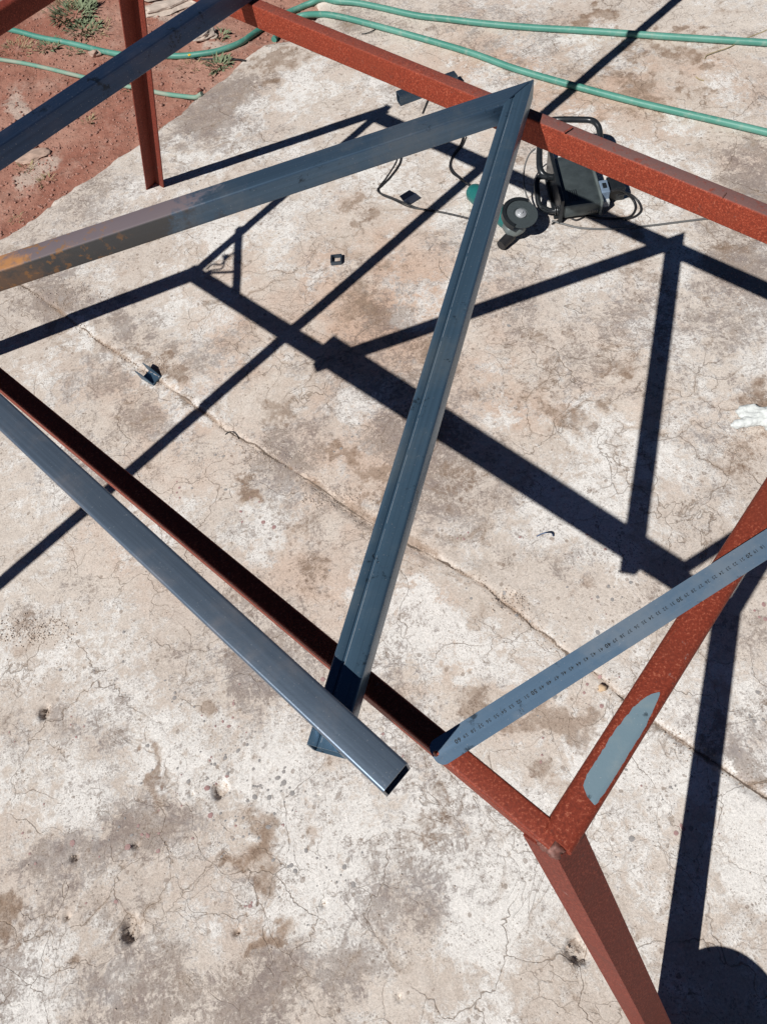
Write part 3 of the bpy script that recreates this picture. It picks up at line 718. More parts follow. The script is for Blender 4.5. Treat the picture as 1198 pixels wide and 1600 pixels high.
# ruler width from its seen edges
ctr=(at(712.6,1134,zr)+at(731.4,1173.6,zr))/2; off=(ctr-p60).dot(rn); RW=abs((at(712.6,1134,zr)-at(731.4,1173.6,zr)).dot(rn))
org=p60+rn*off
cu=bpy.data.curves.new('r','CURVE'); cu.dimensions='2D'; cu.fill_mode='BOTH'; cu.extrude=.00045
def spl(pts):
    s=cu.splines.new('POLY'); s.points.add(len(pts)-1)
    for q,(x,y) in zip(s.points,pts): q.co=(x,y,0,1)
    s.use_cyclic_u=True
e=-.0315; hw=RW/2; L=.63+e
pts=[]
for k in range(17):
    a_=R_(90+180*k/16); pts.append((e+.011+.011*math.cos(a_)*1.0,hw*math.copysign(abs(math.sin(a_))**.75,math.sin(a_))))
pts=[(L,hw)]+pts+[(L,-hw)]
spl(pts)
hx,hy=(at(681,1178,zr)-org).dot(rd),(at(681,1178,zr)-org).dot(rn)
spl([(hx+.0032*math.cos(-2*math.pi*k/20),hy+.0032*math.sin(-2*math.pi*k/20)) for k in range(20)])
tmp=bpy.data.objects.new('tmp',cu); COL.objects.link(tmp)
MR4=Matrix((rd,rn,rup)).transposed().to_4x4(); MR4.translation=org
dg=bpy.context.evaluated_depsgraph_get(); me=bpy.data.meshes.new_from_object(tmp.evaluated_get(dg)); me.transform(MR4)
COL.objects.unlink(tmp); bpy.data.objects.remove(tmp)
me.name='blade'; me.materials.clear(); blade=obj('blade',me,MR,ru)
# numerals, read from the other side
bmn=bmesh.new()
tR=Matrix((-rd,-rn,rup)).transposed().to_4x4()
for num in range(17,61):
    tc=bpy.data.curves.new('t','FONT'); tc.body=str(num); tc.size=.0064 if num%10==0 else .0054; tc.align_x='CENTER'; tc.align_y='CENTER'; tc.space_character=1.15 ; tc.offset=.00018 if num%10==0 else .00005; tc.resolution_u=3
    o=bpy.data.objects.new('t',tc); COL.objects.link(o); dg=bpy.context.evaluated_depsgraph_get()
    m_=bpy.data.meshes.new_from_object(o.evaluated_get(dg))
    mt=tR.copy(); mt.translation=p60+rd*((60-num)*RL/40)+rup*.0006-rn*0; m_.transform(mt); bmn.from_mesh(m_)
    bpy.data.objects.remove(o); bpy.data.meshes.remove(m_)
obj('numerals',bmn,MINK,ru)
# ------------------------------------------------------------------ garden hoses
def hose_mat():
    n=N('green_hose'); uv=n.co('UV'); v_=n.co()
    a=n.add('ShaderNodeTexWave',wave_type='BANDS'); n.L(n.vmap(uv,scale=(170,8,1),rot=(0,0,R_(0))),a.inputs[0]); a.inputs['Scale'].default_value=1; a.inputs['Distortion'].default_value=1
    c=n.mix(n.step(n.noise(v_,5,4,.6),.35,.7),(.065,.24,.19),(.12,.32,.26)); c=n.mix(n.math('MULTIPLY',a.outputs['Fac'],.35),c,(.035,.2,.14))
    c=n.mix(n.math('MULTIPLY',n.step(n.noise(v_,40,5,.6),.52,.7),.4),c,(.28,.34,.28))
    return n.fin(c,.45,0,n.bump(a.outputs['Fac'],.2,.0008))
MH=hose_mat()
def dirty_hose():
    n=N('dusty_green_hose'); v_=n.co(); c=n.mix(n.step(n.noise(v_,12,5,.6),.35,.65),(.13,.30,.23),(.27,.33,.26)); return n.fin(c,.7)
MHD=dirty_hose()
def hose(name,pts,r,mat,label,z=None,cat='hose'):
    P=[]
    for q in pts:
        dz=q[2] if len(q)>2 else 0
        P.append(on(q[0],q[1],r+dz))
    C=catmull(P,10)
    for p in C: p.z=max(p.z,gz(p.x,p.y)+r*.9)
    # smooth heights
    for _ in range(6):
        zs=[p.z for p in C]
        for i in range(1,len(C)-1): C[i].z=(zs[i-1]+zs[i]+zs[i+1])/3
    bm=sweep(bmesh.new(),C,r,12); o=obj(name,bm,mat,None,R_(60)); tag(o,label,cat); return o
HR=.0115
hose('garden_hose',[(-60,33),(5,44),(60,58),(130,73),(190,85),(255,88),(300,86),(340,80),(375,67),(402,49),(430,32),(462,15),(492,5),(525,2),(560,5),(600,13),(650,24),(700,30),(760,37),(830,43),(900,47),(960,51),(1040,57),(1120,62),(1198,67),(1300,74)],HR,MH,'upper green garden hose, curving from the red earth behind the far rail')
hose('garden_hose',[(428,62,-.012),(440,45,-.004),(470,26),(505,22),(540,28),(575,37),(620,49),(680,66),(740,84),(800,106),(860,124),(930,143),(1000,161),(1060,175),(1130,191),(1198,207),(1300,232)],HR,MH,'green garden hose, lower one, running diagonally over the slab to the right edge')
hose('garden_hose',[(-60,86),(0,93),(60,104),(130,120),(190,134),(240,144),(275,149),(302,152,-.006),(318,153,-.02)],.0085,MHD,'dusty thin green hose across the red earth, ending at the slab edge')
hose('cable',[(285,90),(310,92),(345,93),(372,93),(384,95)],.0035,MBK,'short black cable on the earth beside the slab edge under the hose',cat='cable')
# ------------------------------------------------------------------ angle grinder
GX_=Vector((1,0,0))
gr=empty('angle_grinder',on(812,345)); tag(gr,'teal angle grinder with worn grey cutting disc, lying under the grooved tube','angle grinder')
gc=at(813,334,.085); ax=Vector((.12,-.22,1)).normalized()      # disc axis
rear=at(741,297,.035)
bd=(rear-at(806,352,.05)); hd=at(803,354,.045); 
bdir=bd.normalized()
bm=bmesh.new(); BL=bd.length+.012
sweep(bm,[hd+bdir*t*BL/.21 for t in (.02,.035,.05,.09,.12,.15,.175,.195,.205,.21)],lambda t:(.024,.027,.027,.025,.024,.027,.030,.028,.022,.010)[min(9,int(t*9+.5))],20); obj('body',bm,MTL,gr,R_(60))
bm=bmesh.new(); rock(bm,hd,.036,.032,.026,3,.05,4); lathe(bm,[(.02,-.03),(.024,-.01),(.020,.02),(.014,.03)],gc-ax*.030,ax,20); obj('gear_head',bm,MGR,gr,R_(50))
bm=bmesh.new(); lathe(bm,[(.009,-.0015),(.052,-.0015),(.0525,0),(.052,.0015),(.022,.0015),(.02,-.0005),(.009,-.0005)],gc,ax,64); obj('disc',bm,simple('abrasive_disc',(.042,.055,.06),.7,0,240,.35,.0012),gr,R_(40))
bm=bmesh.new(); lathe(bm,[(.0005,.006),(.010,.006),(.013,.004),(.0165,.003),(.0165,.0008)],gc,ax,24); fl=obj('flange_nut',bm,MCH,gr,R_(30))
bm=bmesh.new(); lathe(bm,[(.0005,.0098),(.0052,.0098),(.0056,.009),(.0056,.0055)],gc,ax,12); obj('spindle',bm,MCH,fl,R_(30))
# guard: half ring round the rear of the disc
def guard():
    bm=bmesh.new(); s=ax.orthogonal().normalized(); t=ax.cross(s); rows=[]
    up=(CU-ax*CU.dot(ax)).normalized(); rt_=(CR-ax*CR.dot(ax)).normalized()
    for k in range(33):
        a=R_(60+185*k/32); d=rt_*math.cos(a)+up*math.sin(a)
        rows.append([bm.verts.new(gc+d*r+ax*z) for r,z in ((.046,.006),(.0575,.005),(.0575,-.014),(.0560,-.014),(.0560,.0035),(.046,.0045))])
    for k in range(32):
        for i in range(6): j=(i+1)%6; bm.faces.new((rows[k][i],rows[k][j],rows[k+1][j],rows[k+1][i]))
    bm.faces.new(rows[0]); bm.faces.new(rows[-1][::-1]); bmesh.ops.recalc_face_normals(bm,faces=bm.faces)
    obj('guard',bm,MBP,gr,R_(40))
guard()
bm=bmesh.new(); sweep(bm,catmull([at(800,362,.03),at(797,369,.025),at(790,376,.022),at(782,384,.02)],5),lambda t:.017-.003*abs(t-.5),16); obj('side_handle',bm,MBK,gr,R_(50))
def cord(name,pts,r,label,parent=None,mat=MBK,cat='cable'):
    P=[on(q[0],q[1],r+(q[2] if len(q)>2 else 0)) for q in pts]
    bm=sweep(bmesh.new(),catmull(P,8),r,8); o=obj(name,bm,mat,parent,R_(60))
    if not parent: tag(o,label,cat)
    return o
cord('power_cord',[(738,293,.03),(727,285,.012),(716,276),(706,266),(703,256),(708,242),(718,228),(723,215),(722,200),(712,185)],.0036,None,gr)
cord('power_cord',[(723,284),(715,277,.002),(706,270),(702,258),(710,243),(722,228),(728,214)],.0022,None,gr)
cord('cable',[(622,225),(626,240),(624,256),(610,276),(596,290),(590,296),(594,302),(612,309),(636,319),(655,326),(680,330),(705,335),(738,343),(770,352)],.0032,'thick black cable snaking over the slab to the grinder',None)
cord('cable',[(617,228),(621,242),(617,256),(603,278),(592,293),(596,304),(614,312),(638,323),(658,327),(676,328)],.0021,'thin black cable doubled beside the thicker one near the dark offcut',None)
cord('cable',[(672,148),(668,157),(664,167),(660,177)],.0028,'short black cable under the far red rail beside the tube offcut',None)
# ------------------------------------------------------------------ black machine under the far rail
mc=empty('cutting_machine',on(890,335)); tag(mc,'black machine with grey drum, tube handles and coil spring under the far red rail','machine')
X_=Vector((CR.x,CR.y,0)).normalized(); X_=(X_*.98+Vector((-X_.y,X_.x,0))*.05).normalized(); Y_=Vector((-X_.y,X_.x,0)); Z_=Vector((0,0,1)); AX=(X_,Y_,Z_)
dc=at(899,283,.055); dc.z=0
MDK=simple('dark_grey_casing',(.085,.105,.11),.38,.45,26,.45,.0006)
bm=bmesh.new(); box(bm,dc+Vector((0,0,.040)),.122,.235,.050,AX,.012); drum=obj('casing',bm,MDK,mc,R_(40))
bm=bmesh.new(); box(bm,dc+X_*.0585+Vector((0,0,.042)),.007,.24,.056,AX,.002); obj('edge_strip',bm,MGR,drum,R_(40))
bm=bmesh.new()
for k in range(5): box(bm,dc+Vector((0,0,.0655))+X_*(-.035+.006*k)-Y_*.075,.0028,.05,.0012,AX)
obj('vent_slots',bm,MBP,drum)
bm=bmesh.new(); box(bm,dc-X_*.064+Vector((0,0,.05)),.012,.25,.085,AX,.003); obj('side_plate',bm,MBP,mc)
bm=bmesh.new(); box(bm,dc-X_*.005+Vector((0,0,.009)),.15,.20,.012,AX,.003); obj('base_plate',bm,MBP,mc)
sw=at(942,301,.045); bm=bmesh.new(); box(bm,sw,.026,.055,.05,AX,.003); swb=obj('switch_box',bm,simple('blue_grey_plastic',(.16,.22,.3),.5,0,60,.2),mc)
bm=bmesh.new(); box(bm,sw+Vector((0,0,-.012))-Y_*.032,.026,.014,.02,AX,.001); obj('label_plate',bm,simple('light_grey_label',(.5,.52,.52),.5),swb)
bm=bmesh.new(); box(bm,sw+Z_*.0255,.012,.022,.004,AX,.001); obj('switch',bm,MBP,swb)
# tubular handles
bm=bmesh.new(); sweep(bm,catmull([at(852,205,.09),at(858,190,.11),at(872,187,.12),at(905,187,.12),at(922,188,.12),at(931,193,.12),at(936,204,.11),at(937,228,.09),at(937,250,.07)],8),.0095,14); obj('rear_handle',bm,MBP,mc,R_(50))
bm=bmesh.new(); sweep(bm,catmull([at(846,212,.10),at(843,226,.10),at(842,250,.09),at(844,266,.08),at(852,275,.07),at(866,278,.06)],8),.010,14); obj('front_handle',bm,MBP,mc,R_(50))
bm=bmesh.new(); sweep(bm,catmull([at(854,276,.07),at(842,277,.07),at(838,286,.065),at(839,303,.05),at(842,320,.035),at(852,328,.03),at(868,330,.03)],8),.0085,14); obj('lower_handle',bm,MBP,mc,R_(50))
# coil spring with a core rod
sa,sb=at(866,329,.032),at(934,326,.032)
bm=bmesh.new(); sd_=(sb-sa).normalized(); s1=sd_.orthogonal().normalized(); s2=sd_.cross(s1); nt_=21
sweep(bm,[sa.lerp(sb,k/(nt_*12))+(s1*math.cos(2*math.pi*k/12)+s2*math.sin(2*math.pi*k/12))*.0115 for k in range(nt_*12+1)],.0021,6); obj('coil_spring',bm,simple('spring_steel',(.12,.125,.13),.35,.8,90,.3),mc,R_(60))
bm=bmesh.new(); sweep(bm,[at(846,322,.045),at(856,327,.036),sa+sd_*.0,sb],.006,10); obj('rod',bm,MBP,mc,R_(60))
bm=bmesh.new(); box(bm,at(960,294,.03),.05,.06,.045,AX,.004); obj('rear_bracket',bm,MBP,mc)
cord('power_cord',[(950,300,.05),(962,297,.05),(975,300,.04),(988,312,.01),(992,326),(984,338),(966,341),(940,341),(915,338)],.0034,None,mc)
cord('power_cord',[(965,305,.03),(982,303,.02),(996,314,.004),(1001,328),(992,338),(976,343)],.0034,None,mc)
cord('wire',[(836,232,.1),(826,242,.09),(819,262,.07),(818,285,.05),(822,305,.035),(831,322,.02)],.0026,'thin grey wire bowed out beside the machine handle',mc,mat=simple('grey_wire',(.12,.12,.12),.5))
cord('wire',[(862,345),(880,350),(905,356),(940,358),(980,356),(1020,352),(1060,347),(1108,341),(1150,335)],.0032,'long grey wire lying on the slab below the machine to the right',None,mat=bpy.data.materials['grey_wire'])
cord('wire',[(862,350),(875,343),(888,340),(900,344),(912,339)],.0028,'short black twisted wire on the slab under the coil spring')
# ------------------------------------------------------------------ offcuts and litter
def tag_off(o,l,c='metal offcut'): return tag(o,l,c,None)
# square ring standing on the slab
c=on(526,408); ex=(on(538,407)-on(515,409)); ex.z=0; ex.normalize()
bm=bmesh.new(); beam(bm,c+Vector((0,0,.0)),c+Vector((0,0,.012)),.036,.036,.003,wall=.0045,up=Vector((-ex.y,ex.x,0)),segs=1)
o=obj('square_ring_offcut',bm,MS,None,R_(30)); tag_off(o,'small square ring of steel tube lying flat beside the diagonal shadow')
# tube offcut under far rail
a=on(622,154,.019); b=on(712,122,.019); d=(b-a).normalized(); 
bm=bmesh.new(); beam(bm,a,b,.038,.038,.0035,wall=.0022,segs=6); o=obj('tube_offcut',bm,MS,None,R_(30)); tag_off(o,'short length of square steel tube on the slab under the far red rail')
# blue channel offcut by the joint (open mouth, slanted cut)
def channel(px,py,dirv,w,h,L,slant,mat,name,label,wall=.0022,roll=0):
    c=on(px,py); d=dirv.normalized(); s=Vector((-d.y,d.x,0)); bm=bmesh.new()
    def prism(P): # closed polygon in (along, across, up)
        pass
    def plate(pts,nrm,t):
        A=[bm.verts.new(p) for p in pts]; B=[bm.verts.new(p+nrm*t) for p in pts]; n=len(A)
        bm.faces.new(A); bm.faces.new(B[::-1])
        for i in range(n): j=(i+1)%n; bm.faces.new((A[i],B[i],B[j],A[j]))
    z=Vector((0,0,1)); c=c+z*.001
    plate([c-s*w/2,c+s*w/2,c+s*w/2+d*L,c-s*w/2+d*L],z,wall)
    for sg in (-1,1):
        e=s*sg*(w/2); plate([c+e,c+e+d*L,c+e+d*(L-.001)+z*h*.25,c+e+d*slant+z*h,c+e-d*(.012)+z*h],-s*sg,wall)
    plate([c-s*w/2+d*(L-wall),c+s*w/2+d*(L-wall),c+s*w/2+d*(L-wall)+z*h*.22,c-s*w/2+d*(L-wall)+z*h*.22],d,wall)
    bmesh.ops.recalc_face_normals(bm,faces=bm.faces)
    o=obj(name,bm,mat); tag_off(o,label); return o
d1=on(256,600)-on(225,582); d1.z=0
channel(228,586,d1,.036,.030,.052,.012,MSC,'channel_offcut','blue grey open channel offcut standing on the slab joint at left')
d2=on(640,308)-on(660,316); 
d2=on(662,306)-on(636,322); d2.z=0
channel(634,318,d2,.032,.026,.048,.03,MSG,'channel_offcut','dark steel channel offcut crossed by the black cable')
# dark shaving
cord('metal_shaving',[(838,838,.002),(846,834,.008),(855,832,.012),(862,833,.006),(864,838,.001)],.0016,'thin dark metal shaving curled on the slab right of the grooved tube',None,MSG,'metal shaving')
cord('twig',[(352,679),(357,675,.004),(364,675,.006),(371,681,.003),(373,686)],.0013,'tiny bent dark wire on the slab by the joint crack',None,MBK,'wire scrap')
cord('twig',[(1100,92),(1104,86,.003),(1120,80,.004),(1140,73,.003),(1160,62),(1190,50),(1198,46)],.0016,'dry bent twig passing under the upper green hose at the right',None,MLF2,'twig')
cord('twig',[(1086,120),(1092,124,.002),(1099,126)],.0015,'tiny dry twig on the slab between the two green hoses',None,MLF2,'twig')
cord('twig',[(565,53),(572,52,.003),(580,49,.003),(586,46)],.0018,'dark twig behind the far red rail near the lower hose',None,MBK,'twig')
# chips of stone lying loose on the slab
def stone(px,py,rx,ry,rz,mat,name,label,seed,cat='stone',group=None,sink=.3):
    p=on(px,py); bm=bmesh.new(); rock(bm,(p.x,p.y,p.z+rz*(1-sink)),rx,ry,rz,3 if rx>.02 else 2,.3,seed)
    for f in bm.faces: f.smooth=rx<.02
    o=obj(name,bm,mat); tag(o,label,cat,group); return o
stone(940,1076,.010,.008,.006,simple('tan_chip',(.55,.4,.26),.9,0,60,.3),'stone_chip','small tan stone chip in the slab joint just below the ruler',3,'stone chip')
# white glove
gl=empty('work_glove',on(1175,652)); tag(gl,'white cloth work glove lying on the slab at the right edge','glove')
def glove():
    bm=bmesh.new()
    def finger(P,r0,r1):
        C=catmull([on(x,y,z) for x,y,z in P],6); n=len(C)
        sweep(bm,C,lambda t:(r0+(r1-r0)*t)*(1 if t<.82 else max(.35,1-((t-.82)/.18)**2*.8)),14)
    finger([(1200,650,.020),(1185,645,.018),(1165,641,.016),(1148,643,.013)],.019,.013)
    finger([(1200,657,.020),(1180,657,.018),(1160,661,.014),(1140,665,.009)],.016,.011)
    finger([(1204,656,.024),(1190,652,.022),(1170,650,.018),(1152,648,.013)],.014,.009)
    finger([(1222,664,.02),(1212,672,.018),(1200,678,.014)],.014,.010)
    finger([(1215,640,.02),(1212,630,.018),(1206,622,.012)],.015,.010)
    finger([(1196,653,.02),(1210,653,.022),(1235,654,.022),(1262,655,.020)],.030,.042)
    o=obj('cloth',bm,MGL,gl,R_(80))
    md=o.modifiers.new('remesh','REMESH'); md.mode='VOXEL'; md.voxel_size=.0022; md.use_smooth_shade=True
    sm=o.modifiers.new('smooth','SMOOTH'); sm.factor=.6; sm.iterations=5
    tx=bpy.data.textures.new('wrinkle','CLOUDS'); tx.noise_scale=.02; dm=o.modifiers.new('wrinkle','DISPLACE'); dm.texture=tx; dm.strength=.011; dm.mid_level=.5; dm.texture_coords='GLOBAL'
glove()
# rubble in the pits, loose grit on slab: stuff
_ib=bmesh.new(); bmesh.ops.create_icosphere(_ib,subdivisions=1,radius=1); _iv=np.array([v.co[:] for v in _ib.verts]); _if=np.array([[v.index for v in f.verts] for f in _ib.faces]); _ib.free()
def pebbles(name,X,Y,Z,S,flat,sink,mat,label,cat,r):
    n=len(X); K=1+r.uniform(-.22,.22,(n,len(_iv),1)); A=np.stack([S*r.uniform(.6,1.25,n),S*r.uniform(.6,1.25,n),S*flat*r.uniform(.7,1.2,n)],-1)
    V=_iv[None]*K*A[:,None,:]; q=r.uniform(0,6.28,n)[:,None]
    Vx=V[...,0]*np.cos(q)-V[...,1]*np.sin(q)+X[:,None]; Vy=V[...,0]*np.sin(q)+V[...,1]*np.cos(q)+Y[:,None]; Vz=V[...,2]+Z[:,None]+(A[:,2]*(1-2*sink))[:,None]
    V=np.stack([Vx,Vy,Vz],-1).reshape(-1,3); F=(_if[None]+(np.arange(n)*len(_iv))[:,None,None]).reshape(-1,3)
    me=bpy.data.meshes.new(name); me.vertices.add(len(V)); me.vertices.foreach_set('co',V.astype(np.float32).ravel())
    me.loops.add(F.size); me.loops.foreach_set('vertex_index',F.astype(np.int32).ravel()); me.polygons.add(len(F)); me.polygons.foreach_set('loop_start',np.arange(0,F.size,3,dtype=np.int32))
    me.update(calc_edges=True); o=obj(name,me,mat); return tag(o,label,cat,None,'stuff')
def grit():
    r=np.random.default_rng(5); P=[]
    for (c,rr,d) in PW:
        m=int(6*rr/.01); a=r.uniform(0,6.28,m); q=rr*np.sqrt(r.random(m))*1.15
        P.append(np.stack([c[0]+q*np.cos(a),c[1]+q*np.sin(a),r.uniform(.0008,.0032,m)],-1))
    m=2600; P.append(np.stack([r.uniform(-1.1,1.8,m),r.uniform(-.4,3.2,m),r.uniform(.0006,.0018,m)],-1))
    for a,b in zip(J[1:-2],J[2:-1]):
        L=np.hypot(*(b-a)); m=int(L*320); k=r.random(m)[:,None]; q=a+(b-a)*k+r.normal(0,.012,(m,2)); P.append(np.column_stack([q,r.uniform(.0006,.0024,m)]))
    for (x,y,rx,ry,m) in ((50,985,60,24,420),(250,570,26,12,120),(1160,690,40,60,260),(1150,450,60,50,200),(420,712,50,16,200),(520,780,50,14,200),(800,940,30,14,120),(120,460,50,20,160),(560,325,16,12,80)):
        Q=np.array([at(x+a*rx,y+b*ry,0)[:2] for a,b in zip(r.normal(0,.55,m),r.normal(0,.55,m))]); P.append(np.column_stack([Q,r.uniform(.0007,.0026,m)]))
    P=np.vstack(P); z=slab_h(P[None,:,0],P[None,:,1])[0]; k=z>-.02; P=P[k]; z=z[k]
    pebbles('loose_grit',P[:,0],P[:,1],z,P[:,2],.6,.25,simple('grit',(.45,.37,.31),.95,0,200,.4),'fine stone grit scattered on the slab and along its joint','grit',r)
grit()
def joint_crack():
    bm=bmesh.new(); pts=[]
    for a,b in zip(J[1:-2],J[2:-1]):
        L=np.hypot(*(b-a)); m=max(2,int(L/.004))
        for k in range(m): pts.append(a+(b-a)*k/m)
    pts=np.array(pts); d=np.gradient(pts,axis=0); d/=np.hypot(d[:,0],d[:,1])[:,None]; nn=np.stack([-d[:,1],d[:,0]],-1)
    s_=np.arange(len(pts))*.004; w1=vnoise(s_[None],s_[None]*0,18,41,4)[0]; w2=vnoise(s_[None],s_[None]*0+3,60,42,3)[0]; off=(vnoise(s_[None],s_[None]*0+9,25,43,4)[0]-.5)*.014
    half=np.clip((w1-.30)*.007+(w2-.5)*.0025,.0002,.0035); c=pts+nn*off[:,None]; A=c+nn*half[:,None]; B=c-nn*half[:,None]
    za=slab_h(A[None,:,0],A[None,:,1])[0]+.0008; zb=slab_h(B[None,:,0],B[None,:,1])[0]+.0008
    va=[bm.verts.new((*q,z)) for q,z in zip(A,za)]; vb=[bm.verts.new((*q,z)) for q,z in zip(B,zb)]
    for k in range(len(va)-1): bm.faces.new((vb[k],vb[k+1],va[k+1],va[k]))
    o=obj('joint_crack',bm,simple('joint_dirt',(.15,.115,.09),.95,0,90,.5)); tag(o,'dark dirt filled crack line of the slab joint',None,None,'structure')
joint_crack()
# paint drips on the slab: thin irregular discs
def drips():
    r=random.Random(11)
    for nm,col,centres,cnt,lab in (('grey_paint_drops',(.2,.225,.245),[(150,1030,60,9),(275,1102,26,6),(380,1200,40,8),(425,1235,30,12),(370,1302,34,10),(480,1320,60,12),(310,1190,60,6),(870,1100,40,4),(980,870,40,6),(930,950,40,4),(860,1260,0,0),(1180,1120,30,7),(1050,1240,40,5),(820,1330,26,4),(1000,1350,30,3),(190,1295,20,4),(715,925,20,3),(800,960,40,4),(540,660,30,4),(330,730,40,5),(1120,400,0,0),(780,470,60,6),(560,960,60,5),(720,1170,26,4),(940,1190,20,3)],0,'grey blue paint drops spattered over the slab'),
      ('red_paint_drops',(.36,.1,.11),[(345,1125,20,5),(450,1281,10,2),(385,1405,14,3),(230,1305,8,2),(300,1250,60,8),(5,1148,10,2),(40,1330,20,3),(925,1090,30,3),(870,1166,30,2),(560,1155,10,1),(120,1140,30,3),(1090,1272,20,3),(1180,960,14,3),(820,840,8,2),(730,840,12,2),(900,900,50,5),(640,1170,0,0),(1010,1210,20,1),(1060,1290,10,2),(275,770,10,3),(400,800,30,4),(640,1200,60,4),(160,1310,60,6),(420,1050,60,4)],0,'dull red paint drops spattered over the slab')):
        bm=bmesh.new()
        for (x,y,sp,n) in centres:
            for _ in range(int(n*2.2)):
                px,py=r.gauss(x,sp*.75),r.gauss(y,sp*.75); p=at(px,py,0); R0=r.choice((.0011,.0013,.0016,.002,.0022,.003,.003,.0042,.0056))*r.uniform(.8,1.2)
                el=r.uniform(.7,1.0); q=r.uniform(0,6.28); N_=14; ring=[]
                for k in range(N_):
                    a=2*math.pi*k/N_; rr=R0*(1+.22*mnoise.noise(Vector((math.cos(a)*1.5+px,math.sin(a)*1.5+py,0))))
                    X=math.cos(a)*rr; Y=math.sin(a)*rr*el; ring.append((p.x+X*math.cos(q)-Y*math.sin(q),p.y+X*math.sin(q)+Y*math.cos(q)))
                A=np.array(ring+[(p.x,p.y)]); Z=slab_h(A[:,0].reshape(1,-1),A[:,1].reshape(1,-1))[0]+.0007
                vs=[bm.verts.new((A[i,0],A[i,1],Z[i]+(.0003 if i==N_ else 0))) for i in range(N_+1)]
                for k in range(N_): bm.faces.new((vs[k],vs[(k+1)%N_],vs[N_]))
        m=N(nm); f=m.noise(m.co(),300,4,.7); c=m.mix(f,tuple(q*.8 for q in col),(.42,.37,.34)); mm=m.fin(c,.8)
        o=obj(nm,bm,mm); tag(o,lab,'paint drops',None,'stuff')
drips()
# ------------------------------------------------------------------ earth side: stones, rubble, weeds
stone(150,87,.022,.016,.014,MST,'stone','tan pebble between the two green hoses on the red earth',1)
stone(322,57,.05,.038,.018,MST3,'stone','flat round pale stone under the dark blue tube',2,sink=.5)
stone(312,143,.012,.01,.008,MST2,'stone','small red stone by the slab edge under the hose end',5)
stone(56,232,.012,.008,.007,MST2,'stone','small red pebble just below the dark blue tube at left',6)
stone(52,246,.07,.03,.010,MST,'stone','flat pink stone slab half buried below the dark blue tube',7,sink=.5)
stone(258,15,.13,.05,.020,MST3,'rubble_slab','pale concrete rubble left of the table leg at the top',8,'rubble',sink=.55)
stone(250,-8,.14,.05,.024,MST3,'rubble_slab','pale concrete rubble behind the table leg at the very top',9,'rubble',sink=.55)
stone(303,-2,.05,.04,.02,MST3,'rubble_slab','broken concrete lump right of the table leg at the top',12,'rubble',sink=.5)
stone(420,-8,.04,.03,.015,MST3,'rubble_slab','small concrete lump behind the far rail at the top edge',13,'rubble',sink=.5)
def gravel():
    r=np.random.default_rng(9); m=7500; P=np.array([at(a,b,0)[:2] for a,b in zip(r.uniform(-60,520,m),r.uniform(-80,400,m))]); S=np.abs(r.normal(0,.003,m))+.0012
    e=sdist(P[None,:,0],P[None,:,1],Eg)[0]; k=e>.005; P=P[k]; S=S[k]; z=dirt_h(P[None,:,0],P[None,:,1])[0]
    pebbles('gravel',P[:,0],P[:,1],z,S,.6,.35,simple('earth_gravel',(.34,.18,.14),.95,0,40,.5),'small reddish stones scattered over the bare earth','gravel',r)
gravel()
def weed(px,py,R,n,mat,name,label,flat=.5,seed=0,h=.03,cat='weed'):
    r=random.Random(seed); p=on(px,py); bm=bmesh.new()
    for _ in range(n):
        a=r.uniform(0,6.28); q=R*math.sqrt(r.random())*.8; b=Vector((p.x+q*math.cos(a),p.y+q*math.sin(a),0)); b.z=gz(b.x,b.y)-.002
        L=r.uniform(.3,1.0)*h*.95; wd=L*r.uniform(.07,.14) if mat is not MLF else L*r.uniform(.16,.28)
        dr=Vector((math.cos(a+r.uniform(-.9,.9)),math.sin(a+r.uniform(-.9,.9)),0)); sd=Vector((-dr.y,dr.x,0)); el=r.uniform(.15,1.2)*(1-flat*.5)
        pts=[]
        for k in range(4):
            t=k/3; c=b+dr*L*t*math.cos(el)+Vector((0,0,1))*L*(t*math.sin(el)+.12*math.sin(t*3.14)); ww=wd*math.sin(min(1,t*1.1+.12)*3.0)*.5+.0003
            pts.append((bm.verts.new(c-sd*ww),bm.verts.new(c+sd*ww+Vector((0,0,ww*.5)))))
        for k in range(3): bm.faces.new((pts[k][0],pts[k][1],pts[k+1][1],pts[k+1][0]))
    o=obj(name,bm,mat); tag(o,label,cat); return o
weed(118,22,.12,300,MLF,'weed','tall green weed clump left of the table leg at the top',seed=1,h=.05)
weed(132,46,.09,170,MLF,'weed','dense green weed just below the tall clump',seed=2,h=.045)
weed(78,72,.06,120,MLF,'weed','low green weed on the red earth just below the upper hose at left',seed=3,h=.035)
weed(118,79,.045,60,MLF,'weed','low green weed left of the tan pebble',seed=4,h=.03)
weed(343,102,.06,170,MLF,'weed','green weed clump at the slab edge beneath the hose',seed=5,h=.035)
weed(346,57,.04,50,MLF,'weed','small green weed right of the flat pale stone',seed=6,h=.03)
weed(196,138,.035,36,MLF,'weed','small green weed behind the table leg beside the lower hose',seed=7,h=.03)
weed(8,30,.05,50,MLF2,'dry_grass_tuft','dry grass tuft at the top left corner under the red rail',seed=8,h=.04,cat='grass tuft')
weed(30,78,.10,120,MLF2,'dry_grass_tuft','dry grass patch between the two hoses at left',seed=9,h=.035,cat='grass tuft')
weed(100,8,.12,160,MLF2,'dry_grass_tuft','dry grass around the tall weed at the top',seed=10,h=.045,cat='grass tuft')
weed(150,55,.07,80,MLF2,'dry_grass_tuft','dry grass tuft just above the tan pebble',seed=11,h=.035,cat='grass tuft')
weed(300,102,.07,80,MLF2,'dry_grass_tuft','dry grass between table leg and slab edge',seed=12,h=.03,cat='grass tuft')
weed(139,190,.03,36,MLF2,'dry_grass_tuft','small dry tuft alone on the red earth left of the table leg',seed=13,h=.03,cat='grass tuft')
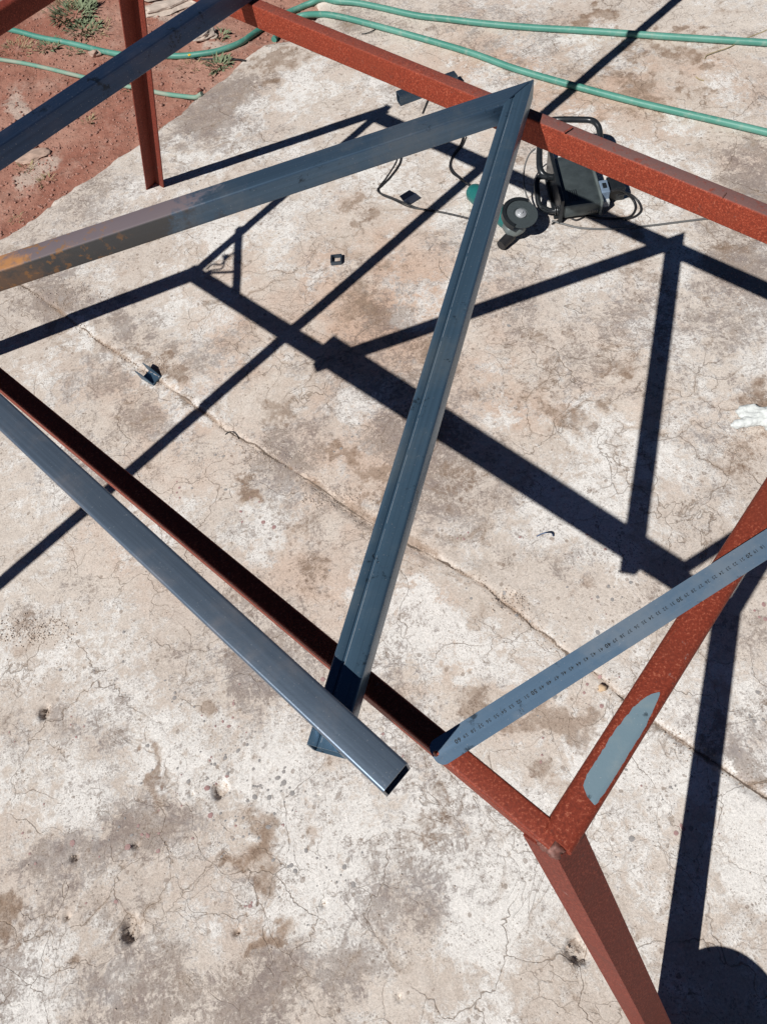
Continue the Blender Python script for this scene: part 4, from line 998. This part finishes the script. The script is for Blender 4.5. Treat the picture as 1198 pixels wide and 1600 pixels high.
weed(40,264,.04,40,MLF2,'dry_grass_tuft','dry tuft beside the flat pink stone',seed=14,h=.03,cat='grass tuft')
weed(72,283,.035,36,MLF2,'dry_grass_tuft','dry tuft near the slab edge, lowest on the red earth',seed=15,h=.03,cat='grass tuft')
weed(28,344,.03,36,MLF2,'dry_grass_tuft','dry tuft growing right at the slab edge at left',seed=16,h=.025,cat='grass tuft')
weed(160,40,.05,40,MLF2,'dry_grass_tuft','thin dry grass right of the tall weed clump',seed=17,h=.035,cat='grass tuft')
fp=empty('yellow_flower',on(301,100)); tag(fp,'tiny yellow flower on a thin stem by the hose','flower')
pb=on(301,100); bm=sweep(bmesh.new(),[pb,pb+Vector((.002,0,.02)),pb+Vector((0,.002,.035))],.0012,6); obj('stem',bm,MLF,fp)
bm=bmesh.new()
for k in range(7):
    a=k*.9; q=pb+Vector((0,.002,.036)); rock(bm,q+Vector((math.cos(a)*.004,math.sin(a)*.004,0)),.0035,.0035,.0016,1,.1,k)
obj('petals',bm,MYL,fp)
# added pail out of view, shaped to cast the rounded shadow at lower right
bk=empty('shadow_bucket',(.147,-.412,0)); tag(bk,'added black plastic pail out of view beside the near table leg, standing in for an unknown shadow caster','shadow_bucket')
bc=Vector((.147,-.412,gz(.147,-.412)))
bm=bmesh.new(); lathe(bm,[(.060,0),(.092,.295),(.098,.297),(.098,.303),(.092,.305),(.0895,.30),(.058,.004)],bc,Vector((0,0,1)),48); obj('body',bm,MBK,bk,R_(40))
bm=bmesh.new(); sweep(bm,catmull([bc+Vector((.097*math.cos(a),.097*math.sin(a)*.2-.09*math.sin(a),.285-.02*math.sin(a))) for a in [math.pi*k/10 for k in range(11)]],4),.0025,8); obj('handle',bm,MCH,bk,R_(40))

for o in COL.objects:
    if o.parent: continue
    nme=o.name.split('.')[0]
    g={'garden_hose':'green garden hoses','cable':'cables on the slab','weed':'weeds on the red earth','dry_grass_tuft':'dry grass tufts on the red earth','stone':'stones on the red earth','rubble_slab':'concrete rubble on the red earth','channel_offcut':'steel channel offcuts on the slab','twig':'twigs and wire scraps on the slab','loose_steel_tube':'loose steel tubes on the table','wire':'wires by the machine'}.get(nme)
    if g: o['group']=g
